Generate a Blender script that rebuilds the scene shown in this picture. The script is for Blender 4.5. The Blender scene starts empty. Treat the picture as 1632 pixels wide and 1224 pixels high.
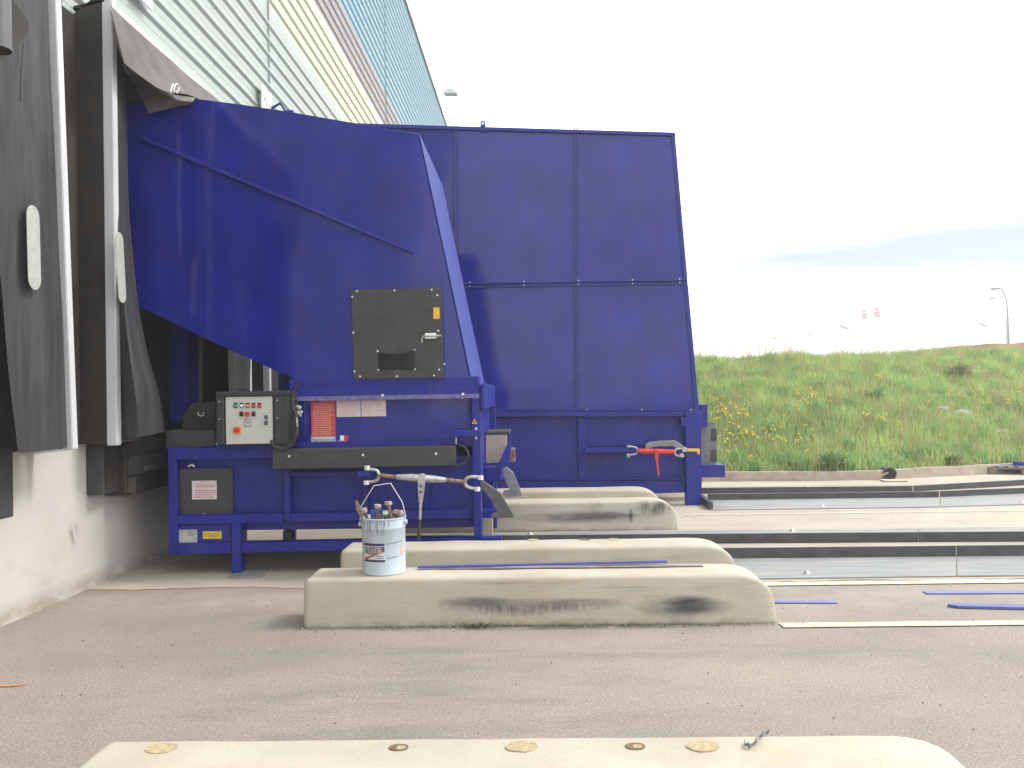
import bpy, bmesh, math, random
import numpy as np
from mathutils import Vector, Matrix, noise

random.seed(7)
rng = np.random.default_rng(7)
sc = bpy.context.scene
COL = sc.collection

# ------------------------------------------------------------------ camera
FPX = 1440.0
CAMH = 1.6
R = (Matrix.Rotation(math.atan(36.3 / FPX), 3, 'Z') @ Matrix.Rotation(math.pi / 2 + 16.6 / FPX, 3, 'X')
     @ Matrix.Rotation(-0.017, 3, 'Z'))
cam_data = bpy.data.cameras.new('camera')
cam_data.sensor_width = 36.0
cam_data.lens = 36.0 * FPX / 1632.0
cam_data.clip_start = 0.05
cam_data.clip_end = 3000
cam = bpy.data.objects.new('camera', cam_data)
COL.objects.link(cam)
cam.matrix_world = Matrix.Translation((0, 0, CAMH)) @ R.to_4x4()
sc.camera = cam

# ------------------------------------------------------------------ light
SUN_EL, SUN_AZ = math.radians(48), math.radians(84)      # azimuth measured from +Y towards +X
w = bpy.data.worlds.new('World'); sc.world = w; w.use_nodes = True
nt = w.node_tree; nt.nodes.clear()
def wn(t, **k):
    n = nt.nodes.new(t)
    for a, b in k.items(): setattr(n, a, b)
    return n
wo = wn('ShaderNodeOutputWorld'); bg = wn('ShaderNodeBackground'); bg.inputs['Strength'].default_value = 0.1
sky = wn('ShaderNodeTexSky', sky_type='NISHITA'); sky.sun_disc = False
sky.sun_elevation = SUN_EL; sky.sun_rotation = SUN_AZ; sky.air_density = 1.0; sky.dust_density = 2.0
tc = wn('ShaderNodeTexCoord')
mp = wn('ShaderNodeMapping'); mp.inputs['Scale'].default_value = (2.2, 2.2, 5.0); mp.inputs['Location'].default_value = (0.35, 0.2, 0.0)
nz = wn('ShaderNodeTexNoise'); nz.inputs['Scale'].default_value = 1.6; nz.inputs['Detail'].default_value = 5; nz.inputs['Roughness'].default_value = 0.55
nt.links.new(tc.outputs['Generated'], mp.inputs['Vector']); nt.links.new(mp.outputs[0], nz.inputs['Vector'])
# cloud deck broken only in a low band towards the right-hand horizon
sep = wn('ShaderNodeSeparateXYZ'); nt.links.new(tc.outputs['Generated'], sep.inputs[0])
def wmath(op, a, b=None):
    n = wn('ShaderNodeMath', operation=op)
    for i, v in enumerate((a, b)):
        if v is None: continue
        if isinstance(v, (int, float)): n.inputs[i].default_value = v
        else: nt.links.new(v, n.inputs[i])
    return n.outputs[0]
def bandf(src, c, wd):
    d = wmath('ABSOLUTE', wmath('SUBTRACT', src, c))
    n = wmath('SUBTRACT', 1.0, wmath('DIVIDE', d, wd)); m = wn('ShaderNodeClamp'); nt.links.new(n, m.inputs[0]); return m.outputs[0]
bz = bandf(sep.outputs['Z'], 0.138, 0.058)
bx = bandf(sep.outputs['X'], 0.46, 0.50)
gap = wmath('MULTIPLY', bz, bx)
gap = wmath('MULTIPLY', gap, wmath('MULTIPLY', nz.outputs['Fac'], 2.6))
gc = wn('ShaderNodeClamp'); nt.links.new(gap, gc.inputs[0])
cl = wn('ShaderNodeMixRGB'); cl.inputs['Color1'].default_value = (9.0, 9.2, 9.6, 1); cl.inputs['Color2'].default_value = (14.5, 14.3, 13.9, 1)
nt.links.new(nz.outputs['Fac'], cl.inputs['Fac'])
mx = wn('ShaderNodeMixRGB'); nt.links.new(gc.outputs[0], mx.inputs['Fac'])
gm = wn('ShaderNodeMixRGB'); gm.inputs['Fac'].default_value = 0.75; nt.links.new(sky.outputs[0], gm.inputs['Color1']); gm.inputs['Color2'].default_value = (2.0, 2.9, 4.0, 1)
nt.links.new(cl.outputs[0], mx.inputs['Color1']); nt.links.new(gm.outputs[0], mx.inputs['Color2'])
nt.links.new(mx.outputs[0], bg.inputs['Color']); nt.links.new(bg.outputs[0], wo.inputs['Surface'])

sd = bpy.data.lights.new('sun', 'SUN'); sd.energy = 1.5; sd.angle = math.radians(14); sd.color = (1.0, 0.95, 0.87)
so = bpy.data.objects.new('sun', sd); COL.objects.link(so)
sdir = Vector((math.sin(SUN_AZ) * math.cos(SUN_EL), math.cos(SUN_AZ) * math.cos(SUN_EL), math.sin(SUN_EL)))
so.rotation_euler = sdir.to_track_quat('Z', 'Y').to_euler(); so.location = (20, 10, 30)
vs = sc.view_settings
vs.view_transform = 'Standard'; vs.look = 'None'; vs.gamma = 1.0; vs.exposure = 1.02; vs.use_curve_mapping = False

# ------------------------------------------------------------------ helpers
def at(px, py, X=None, Y=None, Z=None):
    """world point on a world plane seen at photo pixel px, py (used to measure the place)"""
    d = R @ Vector(((px - 816) / FPX, -(py - 612) / FPX, -1))
    o = Vector((0, 0, CAMH))
    if X is not None: t = X / d.x
    elif Y is not None: t = Y / d.y
    else: t = (Z - CAMH) / d.z
    return o + d * t

MATS = {}
def mat(name, col, rough=0.6, metal=0.0, var=0.12, scale=4.0, bump=0.0, bscale=60.0, spec=0.5, coat=0.0, stretch=(1, 1, 1), col2=None, detail=4, wave=0.0, speck=0.0):
    if name in MATS: return MATS[name]
    m = bpy.data.materials.new(name); m.use_nodes = True; MATS[name] = m
    t = m.node_tree; b = t.nodes['Principled BSDF']
    b.inputs['Roughness'].default_value = rough; b.inputs['Metallic'].default_value = metal
    b.inputs['Specular IOR Level'].default_value = spec; b.inputs['Coat Weight'].default_value = coat; b.inputs['Coat Roughness'].default_value = 0.12
    tcn = t.nodes.new('ShaderNodeTexCoord'); mpn = t.nodes.new('ShaderNodeMapping'); mpn.inputs['Scale'].default_value = stretch
    t.links.new(tcn.outputs['Object'], mpn.inputs['Vector'])
    n = t.nodes.new('ShaderNodeTexNoise'); n.inputs['Scale'].default_value = scale; n.inputs['Detail'].default_value = detail
    t.links.new(mpn.outputs[0], n.inputs['Vector'])
    rmp = t.nodes.new('ShaderNodeMapRange'); rmp.inputs['From Min'].default_value = 0.3; rmp.inputs['From Max'].default_value = 0.7
    t.links.new(n.outputs['Fac'], rmp.inputs['Value'])
    mxn = t.nodes.new('ShaderNodeMixRGB')
    c1 = tuple(c * (1 - var) for c in col) + (1,)
    c2 = (tuple(c * (1 + var) for c in col) if col2 is None else tuple(col2)) + (1,)
    mxn.inputs['Color1'].default_value = c1; mxn.inputs['Color2'].default_value = c2
    t.links.new(rmp.outputs[0], mxn.inputs['Fac'])
    last = mxn.outputs[0]
    if speck:
        n3 = t.nodes.new('ShaderNodeTexNoise'); n3.inputs['Scale'].default_value = 140; n3.inputs['Detail'].default_value = 3
        t.links.new(tcn.outputs['Object'], n3.inputs['Vector'])
        r3 = t.nodes.new('ShaderNodeMapRange'); r3.inputs['From Min'].default_value = 0.35; r3.inputs['From Max'].default_value = 0.65
        r3.inputs['To Min'].default_value = 1 - speck; r3.inputs['To Max'].default_value = 1 + speck
        t.links.new(n3.outputs['Fac'], r3.inputs['Value'])
        mm = t.nodes.new('ShaderNodeVectorMath'); mm.operation = 'SCALE'
        t.links.new(last, mm.inputs[0]); t.links.new(r3.outputs[0], mm.inputs['Scale']); last = mm.outputs[0]
    t.links.new(last, b.inputs['Base Color'])
    m['last'] = ''
    bo = None
    if bump:
        n2 = t.nodes.new('ShaderNodeTexNoise'); n2.inputs['Scale'].default_value = bscale; n2.inputs['Detail'].default_value = 5
        t.links.new(tcn.outputs['Object'], n2.inputs['Vector'])
        bp = t.nodes.new('ShaderNodeBump'); bp.inputs['Strength'].default_value = bump; bp.inputs['Distance'].default_value = 0.01
        t.links.new(n2.outputs['Fac'], bp.inputs['Height']); bo = bp
        t.links.new(bp.outputs[0], b.inputs['Normal'])
    if wave:
        n4 = t.nodes.new('ShaderNodeTexNoise'); n4.inputs['Scale'].default_value = 1.1; n4.inputs['Detail'].default_value = 1
        t.links.new(tcn.outputs['Object'], n4.inputs['Vector'])
        bp2 = t.nodes.new('ShaderNodeBump'); bp2.inputs['Strength'].default_value = 1.0; bp2.inputs['Distance'].default_value = wave
        t.links.new(n4.outputs['Fac'], bp2.inputs['Height'])
        if bo: t.links.new(bo.outputs[0], bp2.inputs['Normal'])
        t.links.new(bp2.outputs[0], b.inputs['Normal'])
    return m

def stains(m, spots, world=False):
    """darker or lighter wear marks: (centre, radii, colour, strength, noise stretch, threshold)"""
    t = m.node_tree; b = t.nodes['Principled BSDF']
    tcn = t.nodes.new('ShaderNodeTexCoord')
    for (c, r, colr, st, stre, th) in spots:
        last = b.inputs['Base Color'].links[0].from_socket
        s = t.nodes.new('ShaderNodeVectorMath'); s.operation = 'SUBTRACT'; s.inputs[1].default_value = c
        if world:
            g = t.nodes.new('ShaderNodeNewGeometry'); t.links.new(g.outputs['Position'], s.inputs[0])
        else: t.links.new(tcn.outputs['Object'], s.inputs[0])
        dv = t.nodes.new('ShaderNodeVectorMath'); dv.operation = 'DIVIDE'; dv.inputs[1].default_value = r
        t.links.new(s.outputs[0], dv.inputs[0])
        ln = t.nodes.new('ShaderNodeVectorMath'); ln.operation = 'LENGTH'; t.links.new(dv.outputs[0], ln.inputs[0])
        mr = t.nodes.new('ShaderNodeMapRange'); mr.inputs['From Min'].default_value = 1; mr.inputs['From Max'].default_value = 0.35
        t.links.new(ln.outputs['Value'], mr.inputs['Value'])
        mp_ = t.nodes.new('ShaderNodeMapping'); mp_.inputs['Scale'].default_value = stre
        mp_.inputs['Rotation'].default_value = (0, 0.35 if stre[0] != stre[2] else 0, 0)
        t.links.new(s.outputs[0], mp_.inputs['Vector'])
        n = t.nodes.new('ShaderNodeTexNoise'); n.inputs['Scale'].default_value = 1.0; n.inputs['Detail'].default_value = 6; n.inputs['Roughness'].default_value = 0.65
        t.links.new(mp_.outputs[0], n.inputs['Vector'])
        r2 = t.nodes.new('ShaderNodeMapRange'); r2.inputs['From Min'].default_value = th - 0.08; r2.inputs['From Max'].default_value = th + 0.14
        t.links.new(n.outputs['Fac'], r2.inputs['Value'])
        ml = t.nodes.new('ShaderNodeMath'); ml.operation = 'MULTIPLY'; t.links.new(mr.outputs[0], ml.inputs[0]); t.links.new(r2.outputs[0], ml.inputs[1])
        ml2 = t.nodes.new('ShaderNodeMath'); ml2.operation = 'MULTIPLY'; t.links.new(ml.outputs[0], ml2.inputs[0]); ml2.inputs[1].default_value = st
        mxn = t.nodes.new('ShaderNodeMixRGB'); t.links.new(ml2.outputs[0], mxn.inputs['Fac'])
        t.links.new(last, mxn.inputs['Color1']); mxn.inputs['Color2'].default_value = tuple(colr) + (1,)
        t.links.new(mxn.outputs[0], b.inputs['Base Color'])
    return m

ORG = {}
def props(o, label=None, cat=None, group=None, kind=None):
    if label: o['label'] = label
    if cat: o['category'] = cat
    if group: o['group'] = group
    if kind: o['kind'] = kind
    return o
def thing(name, loc, label, cat, group=None):
    o = bpy.data.objects.new(name, None); COL.objects.link(o); o.location = loc; o.empty_display_size = 0.1
    ORG[o.name] = Vector(loc); return props(o, label, cat, group)
def build(name, bm, m, parent=None, smooth=False, origin=None, **kw):
    bmesh.ops.recalc_face_normals(bm, faces=bm.faces[:])
    me = bpy.data.meshes.new(name)
    if parent is not None: org = ORG[parent.name]
    elif origin is not None: org = Vector(origin)
    else:
        xs = [v.co.x for v in bm.verts]; ys = [v.co.y for v in bm.verts]; zs = [v.co.z for v in bm.verts]
        org = Vector(((min(xs) + max(xs)) / 2, (min(ys) + max(ys)) / 2, min(zs)))
    for v in bm.verts: v.co -= org
    bm.to_mesh(me); bm.free()
    if smooth:
        me.polygons.foreach_set('use_smooth', [True] * len(me.polygons))
        me.set_sharp_from_angle(angle=math.radians(40))
    me.materials.append(m)
    o = bpy.data.objects.new(name, me); COL.objects.link(o)
    if parent is None: o.location = org
    else: o.parent = parent
    ORG[o.name] = org
    return props(o, **kw)
def build_split(name, bm, m, parent, **kw):
    """each loose piece of bm becomes a part of its own"""
    left = set(bm.verts); out = []
    while left:
        st = [left.pop()]; comp = set(st)
        while st:
            v_ = st.pop()
            for e in v_.link_edges:
                o_ = e.other_vert(v_)
                if o_ in left: left.discard(o_); comp.add(o_); st.append(o_)
        nb = bmesh.new(); mp_ = {v_: nb.verts.new(v_.co) for v_ in comp}
        for f in {f for v_ in comp for f in v_.link_faces}: nb.faces.new([mp_[v_] for v_ in f.verts])
        out.append(build(name, nb, m, parent, **kw))
    bm.free(); return out
def B(): return bmesh.new()
def box(bm, x0, x1, y0, y1, z0, z1, bev=0.0, seg=1):
    if x0 > x1: x0, x1 = x1, x0
    if y0 > y1: y0, y1 = y1, y0
    if z0 > z1: z0, z1 = z1, z0
    vs_ = [bm.verts.new(c) for c in ((x0,y0,z0),(x1,y0,z0),(x1,y1,z0),(x0,y1,z0),(x0,y0,z1),(x1,y0,z1),(x1,y1,z1),(x0,y1,z1))]
    fs = [bm.faces.new([vs_[i] for i in f]) for f in ((0,3,2,1),(4,5,6,7),(0,1,5,4),(1,2,6,5),(2,3,7,6),(3,0,4,7))]
    if bev:
        ed = {e for f in fs for e in f.edges}
        bmesh.ops.bevel(bm, geom=list(ed), offset=bev, segments=seg, affect='EDGES', profile=0.5)
def prism(bm, pts, ax, a0, a1, bev=0.0, seg=1):
    """pts: 2-D outline; ax 'Y': pts are (x,z); 'X': (y,z); 'Z': (x,y)"""
    def mk(p, a):
        return {'Y': (p[0], a, p[1]), 'X': (a, p[0], p[1]), 'Z': (p[0], p[1], a)}[ax]
    A = [bm.verts.new(mk(p, a0)) for p in pts]; C = [bm.verts.new(mk(p, a1)) for p in pts]
    n = len(pts); fs = [bm.faces.new(A), bm.faces.new(C[::-1])]
    for i in range(n): fs.append(bm.faces.new((A[i], C[i], C[(i+1) % n], A[(i+1) % n])))
    if bev:
        ed = {e for f in fs for e in f.edges}
        bmesh.ops.bevel(bm, geom=list(ed), offset=bev, segments=seg, affect='EDGES', profile=0.5)
def fb(bm, x0, y0, x1, y1, Y, d, bev=0.004):
    p = at(x0, y0, Y=Y); q = at(x1, y1, Y=Y)
    box(bm, p.x, q.x, Y, Y + d, q.z, p.z, bev)
def fp(bm, pts, Y, d, bev=0.0):
    q = [at(a, b, Y=Y) for a, b in pts]
    prism(bm, [(v.x, v.z) for v in q], 'Y', Y, Y + d, bev)
def cyl(bm, p0, p1, r0, r1=None, seg=12, caps=True):
    p0 = Vector(p0); p1 = Vector(p1); r1 = r0 if r1 is None else r1
    z = (p1 - p0).normalized(); x = z.orthogonal().normalized(); y = z.cross(x)
    a = [bm.verts.new(p0 + (x * math.cos(t) + y * math.sin(t)) * r0) for t in [2*math.pi*i/seg for i in range(seg)]]
    b = [bm.verts.new(p1 + (x * math.cos(t) + y * math.sin(t)) * r1) for t in [2*math.pi*i/seg for i in range(seg)]]
    for i in range(seg): bm.faces.new((a[i], a[(i+1) % seg], b[(i+1) % seg], b[i]))
    if caps: bm.faces.new(a[::-1]); bm.faces.new(b)
def tube(bm, pts, r, seg=8, closed=False):
    pts = [Vector(p) for p in pts]; rings = []; n = len(pts); up = None
    for i, p in enumerate(pts):
        if closed: d = pts[(i+1) % n] - pts[i-1]
        else: d = pts[min(i+1, n-1)] - pts[max(i-1, 0)]
        d.normalize()
        if up is None: up = d.orthogonal().normalized()
        else:
            up = (up - d * up.dot(d)); up.normalize()
        s = d.cross(up)
        rr = r(i / (n-1)) if callable(r) else r
        rings.append([bm.verts.new(p + (up*math.cos(2*math.pi*k/seg) + s*math.sin(2*math.pi*k/seg)) * rr) for k in range(seg)])
    for i in range(n if closed else n-1):
        a, b = rings[i], rings[(i+1) % n]
        for k in range(seg): bm.faces.new((a[k], a[(k+1) % seg], b[(k+1) % seg], b[k]))
    if not closed: bm.faces.new(rings[0][::-1]); bm.faces.new(rings[-1])
def smoothpath(pts, k=6):
    pts = [Vector(p) for p in pts]; out = []
    for i in range(len(pts)-1):
        p0 = pts[max(i-1, 0)]; p1 = pts[i]; p2 = pts[i+1]; p3 = pts[min(i+2, len(pts)-1)]
        for j in range(k):
            t = j / k
            out.append(0.5*((2*p1) + (-p0+p2)*t + (2*p0-5*p1+4*p2-p3)*t*t + (-p0+3*p1-3*p2+p3)*t**3))
    out.append(pts[-1]); return out
def dome(bm, c, r, ax=(0, -1, 0), h=None, seg=12, rings=4):
    c = Vector(c); z = Vector(ax).normalized(); x = z.orthogonal().normalized(); y = z.cross(x); h = h or r; prev = None
    for j in range(rings+1):
        a = j/rings*math.pi/2
        if j == rings: top = bm.verts.new(c + z*h); [bm.faces.new((prev[k], prev[(k+1) % seg], top)) for k in range(seg)]
        else:
            cur = [bm.verts.new(c + z*h*math.sin(a) + (x*math.cos(2*math.pi*k/seg)+y*math.sin(2*math.pi*k/seg))*r*math.cos(a)) for k in range(seg)]
            if prev: [bm.faces.new((prev[k], prev[(k+1) % seg], cur[(k+1) % seg], cur[k])) for k in range(seg)]
            else: bm.faces.new(cur[::-1])
            prev = cur
def bolt(bm, px, py, Y, r=0.011, h=0.009):
    p = at(px, py, Y=Y); cyl(bm, (p.x, Y - h, p.z), (p.x, Y + 0.002, p.z), r, seg=8)
def sheet(bm, rows, th=0.0):
    """rows of world points -> quad sheet, optional thickness via solidify-like offset"""
    g = [[bm.verts.new(p) for p in row] for row in rows]
    fs = []
    for i in range(len(g)-1):
        for j in range(len(g[0])-1):
            fs.append(bm.faces.new((g[i][j], g[i][j+1], g[i+1][j+1], g[i+1][j])))
    if th: bmesh.ops.solidify(bm, geom=fs, thickness=th)
def blend_rows(keys, n, m, wob=0.0, seed=0, axis=0):
    """keys: list of rows (same count) of Vectors; refine to n x m with smooth interpolation"""
    rows = [smoothpath(r, max(1, m // (len(r)-1))) for r in keys]
    cols = list(zip(*rows)); cols = [smoothpath(c, max(1, n // (len(keys)-1))) for c in cols]
    out = [list(r) for r in zip(*cols)]
    if wob:
        for r in out:
            for p in r:
                p[axis] += wob * noise.noise(Vector((p.y*1.7 + seed, p.z*1.1, p.x*1.7)))
    return out
def text(txt, bm_parent, m, x0, x1, z0, z1, plane, coord, name='lettering', shear=0.0, label=None, keep=False):
    cu = bpy.data.curves.new('t', 'FONT'); cu.body = txt; cu.align_x = 'LEFT'; cu.extrude = 0.0; cu.shear = shear; cu.resolution_u = 3
    ob = bpy.data.objects.new('t', cu); me = bpy.data.meshes.new_from_object(ob)
    bpy.data.objects.remove(ob); bpy.data.curves.remove(cu)
    n = len(me.vertices); co = np.empty(n*3); me.vertices.foreach_get('co', co); co = co.reshape(-1, 3)
    mn = co.min(0); mxx = co.max(0); s = (mxx - mn); s[s == 0] = 1
    u = (co[:, 0]-mn[0])/s[0]; v = (co[:, 1]-mn[1])/s[1]
    out = np.empty_like(co)
    if plane == 'Y': out[:, 0] = x0 + u*(x1-x0); out[:, 1] = coord; out[:, 2] = z0 + v*(z1-z0)
    else: out[:, 1] = x0 + u*(x1-x0); out[:, 0] = coord; out[:, 2] = z0 + v*(z1-z0)
    org = np.array(ORG[bm_parent.name]); out -= org
    me.vertices.foreach_set('co', out.ravel()); me.name = name; me.materials.clear(); me.materials.append(m)
    o = bpy.data.objects.new(name, me); COL.objects.link(o); o.parent = bm_parent; ORG[o.name] = ORG[bm_parent.name]
    if label: o['label'] = label
    return o
def ftext(txt, parent, m, x0, y0, x1, y1, Y, **k):
    p = at(x0, y0, Y=Y); q = at(x1, y1, Y=Y)
    return text(txt, parent, m, p.x, q.x, q.z, p.z, 'Y', Y, **k)

# ------------------------------------------------------------------ materials
BLUE = (0.0065, 0.0140, 0.215)
M_blue = mat('blue_paint', BLUE, rough=0.10, var=0.20, scale=2.2, bump=0.006, bscale=40, coat=0.0, wave=0.012, spec=0.38)
stains(M_blue, [((0, 0, 0), (9, 9, 9), (0.035, 0.038, 0.17), 0.30, (3, 3, 1.2), 0.52), ((0, 0, 0), (9, 9, 9), (0.035, 0.03, 0.10), 0.3, (14, 14, 6), 0.62)])
M_blue2 = mat('blue_paint_satin', BLUE, rough=0.42, var=0.14, scale=3, bump=0.05, bscale=70, spec=0.35)
stains(M_blue2, [((0, 0, 0), (9, 9, 9), (0.045, 0.045, 0.17), 0.4, (9, 9, 5), 0.55)])
M_black = mat('black_rubber', (0.040, 0.041, 0.043), rough=0.62, var=0.2, scale=9, bump=0.1, bscale=150)
M_blackp = mat('black_plastic', (0.030, 0.030, 0.034), rough=0.45, var=0.15, scale=8, bump=0.03)
M_dark = mat('dark_interior', (0.035, 0.032, 0.030), rough=0.85, var=0.3, scale=2)
M_fabric = mat('dock_curtain', (0.095, 0.094, 0.10), rough=0.5, var=0.28, scale=3.0, stretch=(6, 6, 0.5), bump=0.12, bscale=40, spec=0.4)
stains(M_fabric, [((0, 0, 0), (9, 9, 9), (0.24, 0.235, 0.24), 0.5, (5, 5, 0.6), 0.56)])
M_fabric_d = mat('dock_side_panel', (0.036, 0.032, 0.029), rough=0.75, var=0.2, scale=5, bump=0.15, bscale=60, spec=0.3)
M_fabric_l = mat('dock_head_curtain', (0.25, 0.225, 0.215), rough=0.6, var=0.2, scale=3.5, bump=0.1, bscale=60)
M_alu = mat('aluminium_strip', (0.58, 0.59, 0.61), rough=0.35, metal=0.0, var=0.06, scale=2, stretch=(8, 8, 0.6))
M_white = mat('white_paint', (0.72, 0.73, 0.70), rough=0.5, var=0.04)
M_refl = mat('white_reflector', (0.40, 0.41, 0.37), rough=0.4, var=0.10, scale=14)
M_steel = mat('galvanised_steel', (0.42, 0.42, 0.42), rough=0.45, metal=0.6, var=0.25, scale=25, bump=0.1)
M_screw = mat('bright_screw', (0.75, 0.75, 0.73), rough=0.35, metal=0.4)
M_rust = mat('rusty_steel', (0.17, 0.085, 0.045), rough=0.8, var=0.45, scale=30, bump=0.4, bscale=120, col2=(0.30, 0.22, 0.17))
M_plate = mat('grey_hook_plate', (0.085, 0.09, 0.10), rough=0.45, metal=0.3, var=0.25, scale=12, bump=0.08)
M_plate_l = mat('light_grey_plate', (0.22, 0.23, 0.25), rough=0.5, metal=0.3, var=0.2, scale=12)
M_red = mat('red_paint', (0.55, 0.03, 0.03), rough=0.4, var=0.15, scale=20)
M_yel = mat('yellow_paint', (0.75, 0.42, 0.03), rough=0.45, var=0.12, scale=25)
M_redst = mat('red_sticker', (0.52, 0.055, 0.045), rough=0.4, var=0.08, scale=20)
M_whst = mat('white_sticker', (0.60, 0.55, 0.56), rough=0.4, var=0.05, scale=20)
M_ink = mat('black_ink', (0.03, 0.03, 0.035), rough=0.6)
M_inkr = mat('red_ink', (0.45, 0.10, 0.10), rough=0.6)
M_inkp = mat('pale_ink', (0.62, 0.33, 0.30), rough=0.6)
M_grn = mat('green_lens', (0.03, 0.36, 0.26), rough=0.25)
M_wl = mat('white_lens', (0.8, 0.8, 0.8), rough=0.25)
M_or = mat('orange_lens', (0.75, 0.30, 0.03), rough=0.25)
M_rl = mat('red_lens', (0.60, 0.04, 0.03), rough=0.25)
M_cab = mat('cabinet_door', (0.50, 0.52, 0.48), rough=0.45, var=0.04, scale=3, bump=0.04, bscale=200)
M_wall = mat('white_concrete_wall', (0.50, 0.485, 0.455), rough=0.85, var=0.07, scale=1.4, bump=0.25, bscale=45, detail=8, speck=0.04)
stains(M_wall, [((-3.84, 7.2, 0.0), (0.5, 9, 0.16), (0.25, 0.18, 0.12), 0.6, (2, 2, 5), 0.46),
                ((-3.84, 7.4, 0.5), (0.5, 0.12, 0.12), (0.15, 0.09, 0.07), 0.7, (14, 14, 5), 0.52),
                ((-3.84, 6.9, 0.3), (0.5, 0.8, 0.4), (0.30, 0.25, 0.20), 0.25, (3, 3, 9), 0.58)], world=True)
M_clad_g = mat('pale_green_cladding', (0.36, 0.415, 0.385), rough=0.42, var=0.04, scale=1, stretch=(1, .2, 4))
M_clad_c = mat('cream_cladding', (0.50, 0.52, 0.40), rough=0.42, var=0.04, scale=1, stretch=(1, .2, 4))
M_clad_v = mat('grey_cladding', (0.26, 0.245, 0.265), rough=0.42, var=0.05, scale=1, stretch=(1, .2, 4))
M_clad_b = mat('blue_cladding', (0.16, 0.33, 0.44), rough=0.42, var=0.06, scale=1, stretch=(1, .2, 4))
M_conc = mat('barrier_concrete', (0.42, 0.386, 0.318), rough=0.8, var=0.10, scale=2.4, bump=0.12, bscale=70, detail=9, speck=0.05)
M_bucket = mat('pale_blue_tin', (0.43, 0.51, 0.57), rough=0.35, var=0.05, scale=6)
M_rail = mat('painted_rail_plate', (0.215, 0.232, 0.235), rough=0.6, metal=0.0, var=0.22, scale=2.5, stretch=(0.6, 4, 1), bump=0.06, detail=7)
stains(M_rail, [((0, 0, 0), (9, 9, 9), (0.33, 0.30, 0.26), 0.6, (1.5, 6, 1), 0.55), ((0, 0, 0), (9, 9, 9), (0.16, 0.11, 0.08), 0.5, (4, 14, 1), 0.64)])
M_fin = mat('black_rail_fin', (0.055, 0.054, 0.062), rough=0.55, var=0.35, scale=6, stretch=(1, 1, 3), bump=0.15)
M_wood = mat('weathered_pallet_wood', (0.20, 0.15, 0.11), rough=0.85, var=0.35, scale=12, stretch=(1, 6, 6), bump=0.3)

# ------------------------------------------------------------------ ground
def gmat(name, base, base2, dark, speckle, bumpd=0.004, seedz=0.0):
    m = bpy.data.materials.new(name); m.use_nodes = True; t = m.node_tree; b = t.nodes['Principled BSDF']
    b.inputs['Roughness'].default_value = 0.9; b.inputs['Specular IOR Level'].default_value = 0.3
    g = t.nodes.new('ShaderNodeNewGeometry')
    def nse(s, d=5, rg=0.5, st=(1, 1, 1)):
        mpn = t.nodes.new('ShaderNodeMapping'); mpn.inputs['Scale'].default_value = st; mpn.inputs['Location'].default_value = (seedz, seedz, 0)
        t.links.new(g.outputs['Position'], mpn.inputs['Vector'])
        n = t.nodes.new('ShaderNodeTexNoise'); n.inputs['Scale'].default_value = s; n.inputs['Detail'].default_value = d; n.inputs['Roughness'].default_value = rg
        t.links.new(mpn.outputs[0], n.inputs['Vector']); return n.outputs['Fac']
    def rng_(v, a, c, lo=0., hi=1.):
        r = t.nodes.new('ShaderNodeMapRange'); t.links.new(v, r.inputs['Value']); r.inputs['From Min'].default_value = a; r.inputs['From Max'].default_value = c
        r.inputs['To Min'].default_value = lo; r.inputs['To Max'].default_value = hi; return r.outputs[0]
    def mixc(f, a, c):
        x = t.nodes.new('ShaderNodeMixRGB')
        t.links.new(f, x.inputs['Fac'])
        for k, v in (('Color1', a), ('Color2', c)):
            if isinstance(v, tuple): x.inputs[k].default_value = v + (1,)
            else: t.links.new(v, x.inputs[k])
        return x.outputs[0]
    c = mixc(rng_(nse(0.55, 6, 0.6, (0.55, 1, 1)), 0.38, 0.62), base, base2)
    c = mixc(rng_(nse(2.3, 8, 0.7), 0.50, 0.72, 0, 0.45), c, dark)
    c = mixc(rng_(nse(70, 3, 0.6), 0.35, 0.65, 0, 1), c, mixc(rng_(nse(28, 2), 0, 1), tuple(x*0.62 for x in base), tuple(min(1, x*1.35) for x in base2))) if False else c
    fine = nse(75, 4, 0.85)
    f2 = rng_(fine, 0.36, 0.64, 1 - speckle, 1 + speckle)
    sc_ = t.nodes.new('ShaderNodeVectorMath'); sc_.operation = 'SCALE'; t.links.new(c, sc_.inputs[0]); t.links.new(f2, sc_.inputs['Scale'])
    c = sc_.outputs[0]
    # scattered pale chips and dark crumbs of aggregate
    vo = t.nodes.new('ShaderNodeTexVoronoi'); vo.inputs['Scale'].default_value = 42; t.links.new(g.outputs['Position'], vo.inputs['Vector'])
    near = rng_(vo.outputs['Distance'], 0.14, 0.26, 1, 0)
    sp = t.nodes.new('ShaderNodeSeparateColor'); t.links.new(vo.outputs['Color'], sp.inputs[0])
    pale = rng_(sp.outputs[0], 0.86, 0.90); crumb = rng_(sp.outputs[1], 0.84, 0.90)
    def mul(a, d):
        n = t.nodes.new('ShaderNodeMath'); n.operation = 'MULTIPLY'; t.links.new(a, n.inputs[0])
        if isinstance(d, float): n.inputs[1].default_value = d
        else: t.links.new(d, n.inputs[1])
        return n.outputs[0]
    c = mixc(mul(mul(near, pale), 0.6), c, (0.62, 0.58, 0.53)); c = mixc(mul(mul(near, crumb), 0.6), c, (0.06, 0.05, 0.045))
    t.links.new(c, b.inputs['Base Color'])
    bp = t.nodes.new('ShaderNodeBump'); bp.inputs['Strength'].default_value = 0.7; bp.inputs['Distance'].default_value = bumpd
    t.links.new(fine, bp.inputs['Height']); t.links.new(bp.outputs[0], b.inputs['Normal'])
    return m
M_asph = gmat('worn_asphalt', (0.245, 0.214, 0.190), (0.30, 0.260, 0.226), (0.20, 0.174, 0.157), 0.40)
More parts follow.
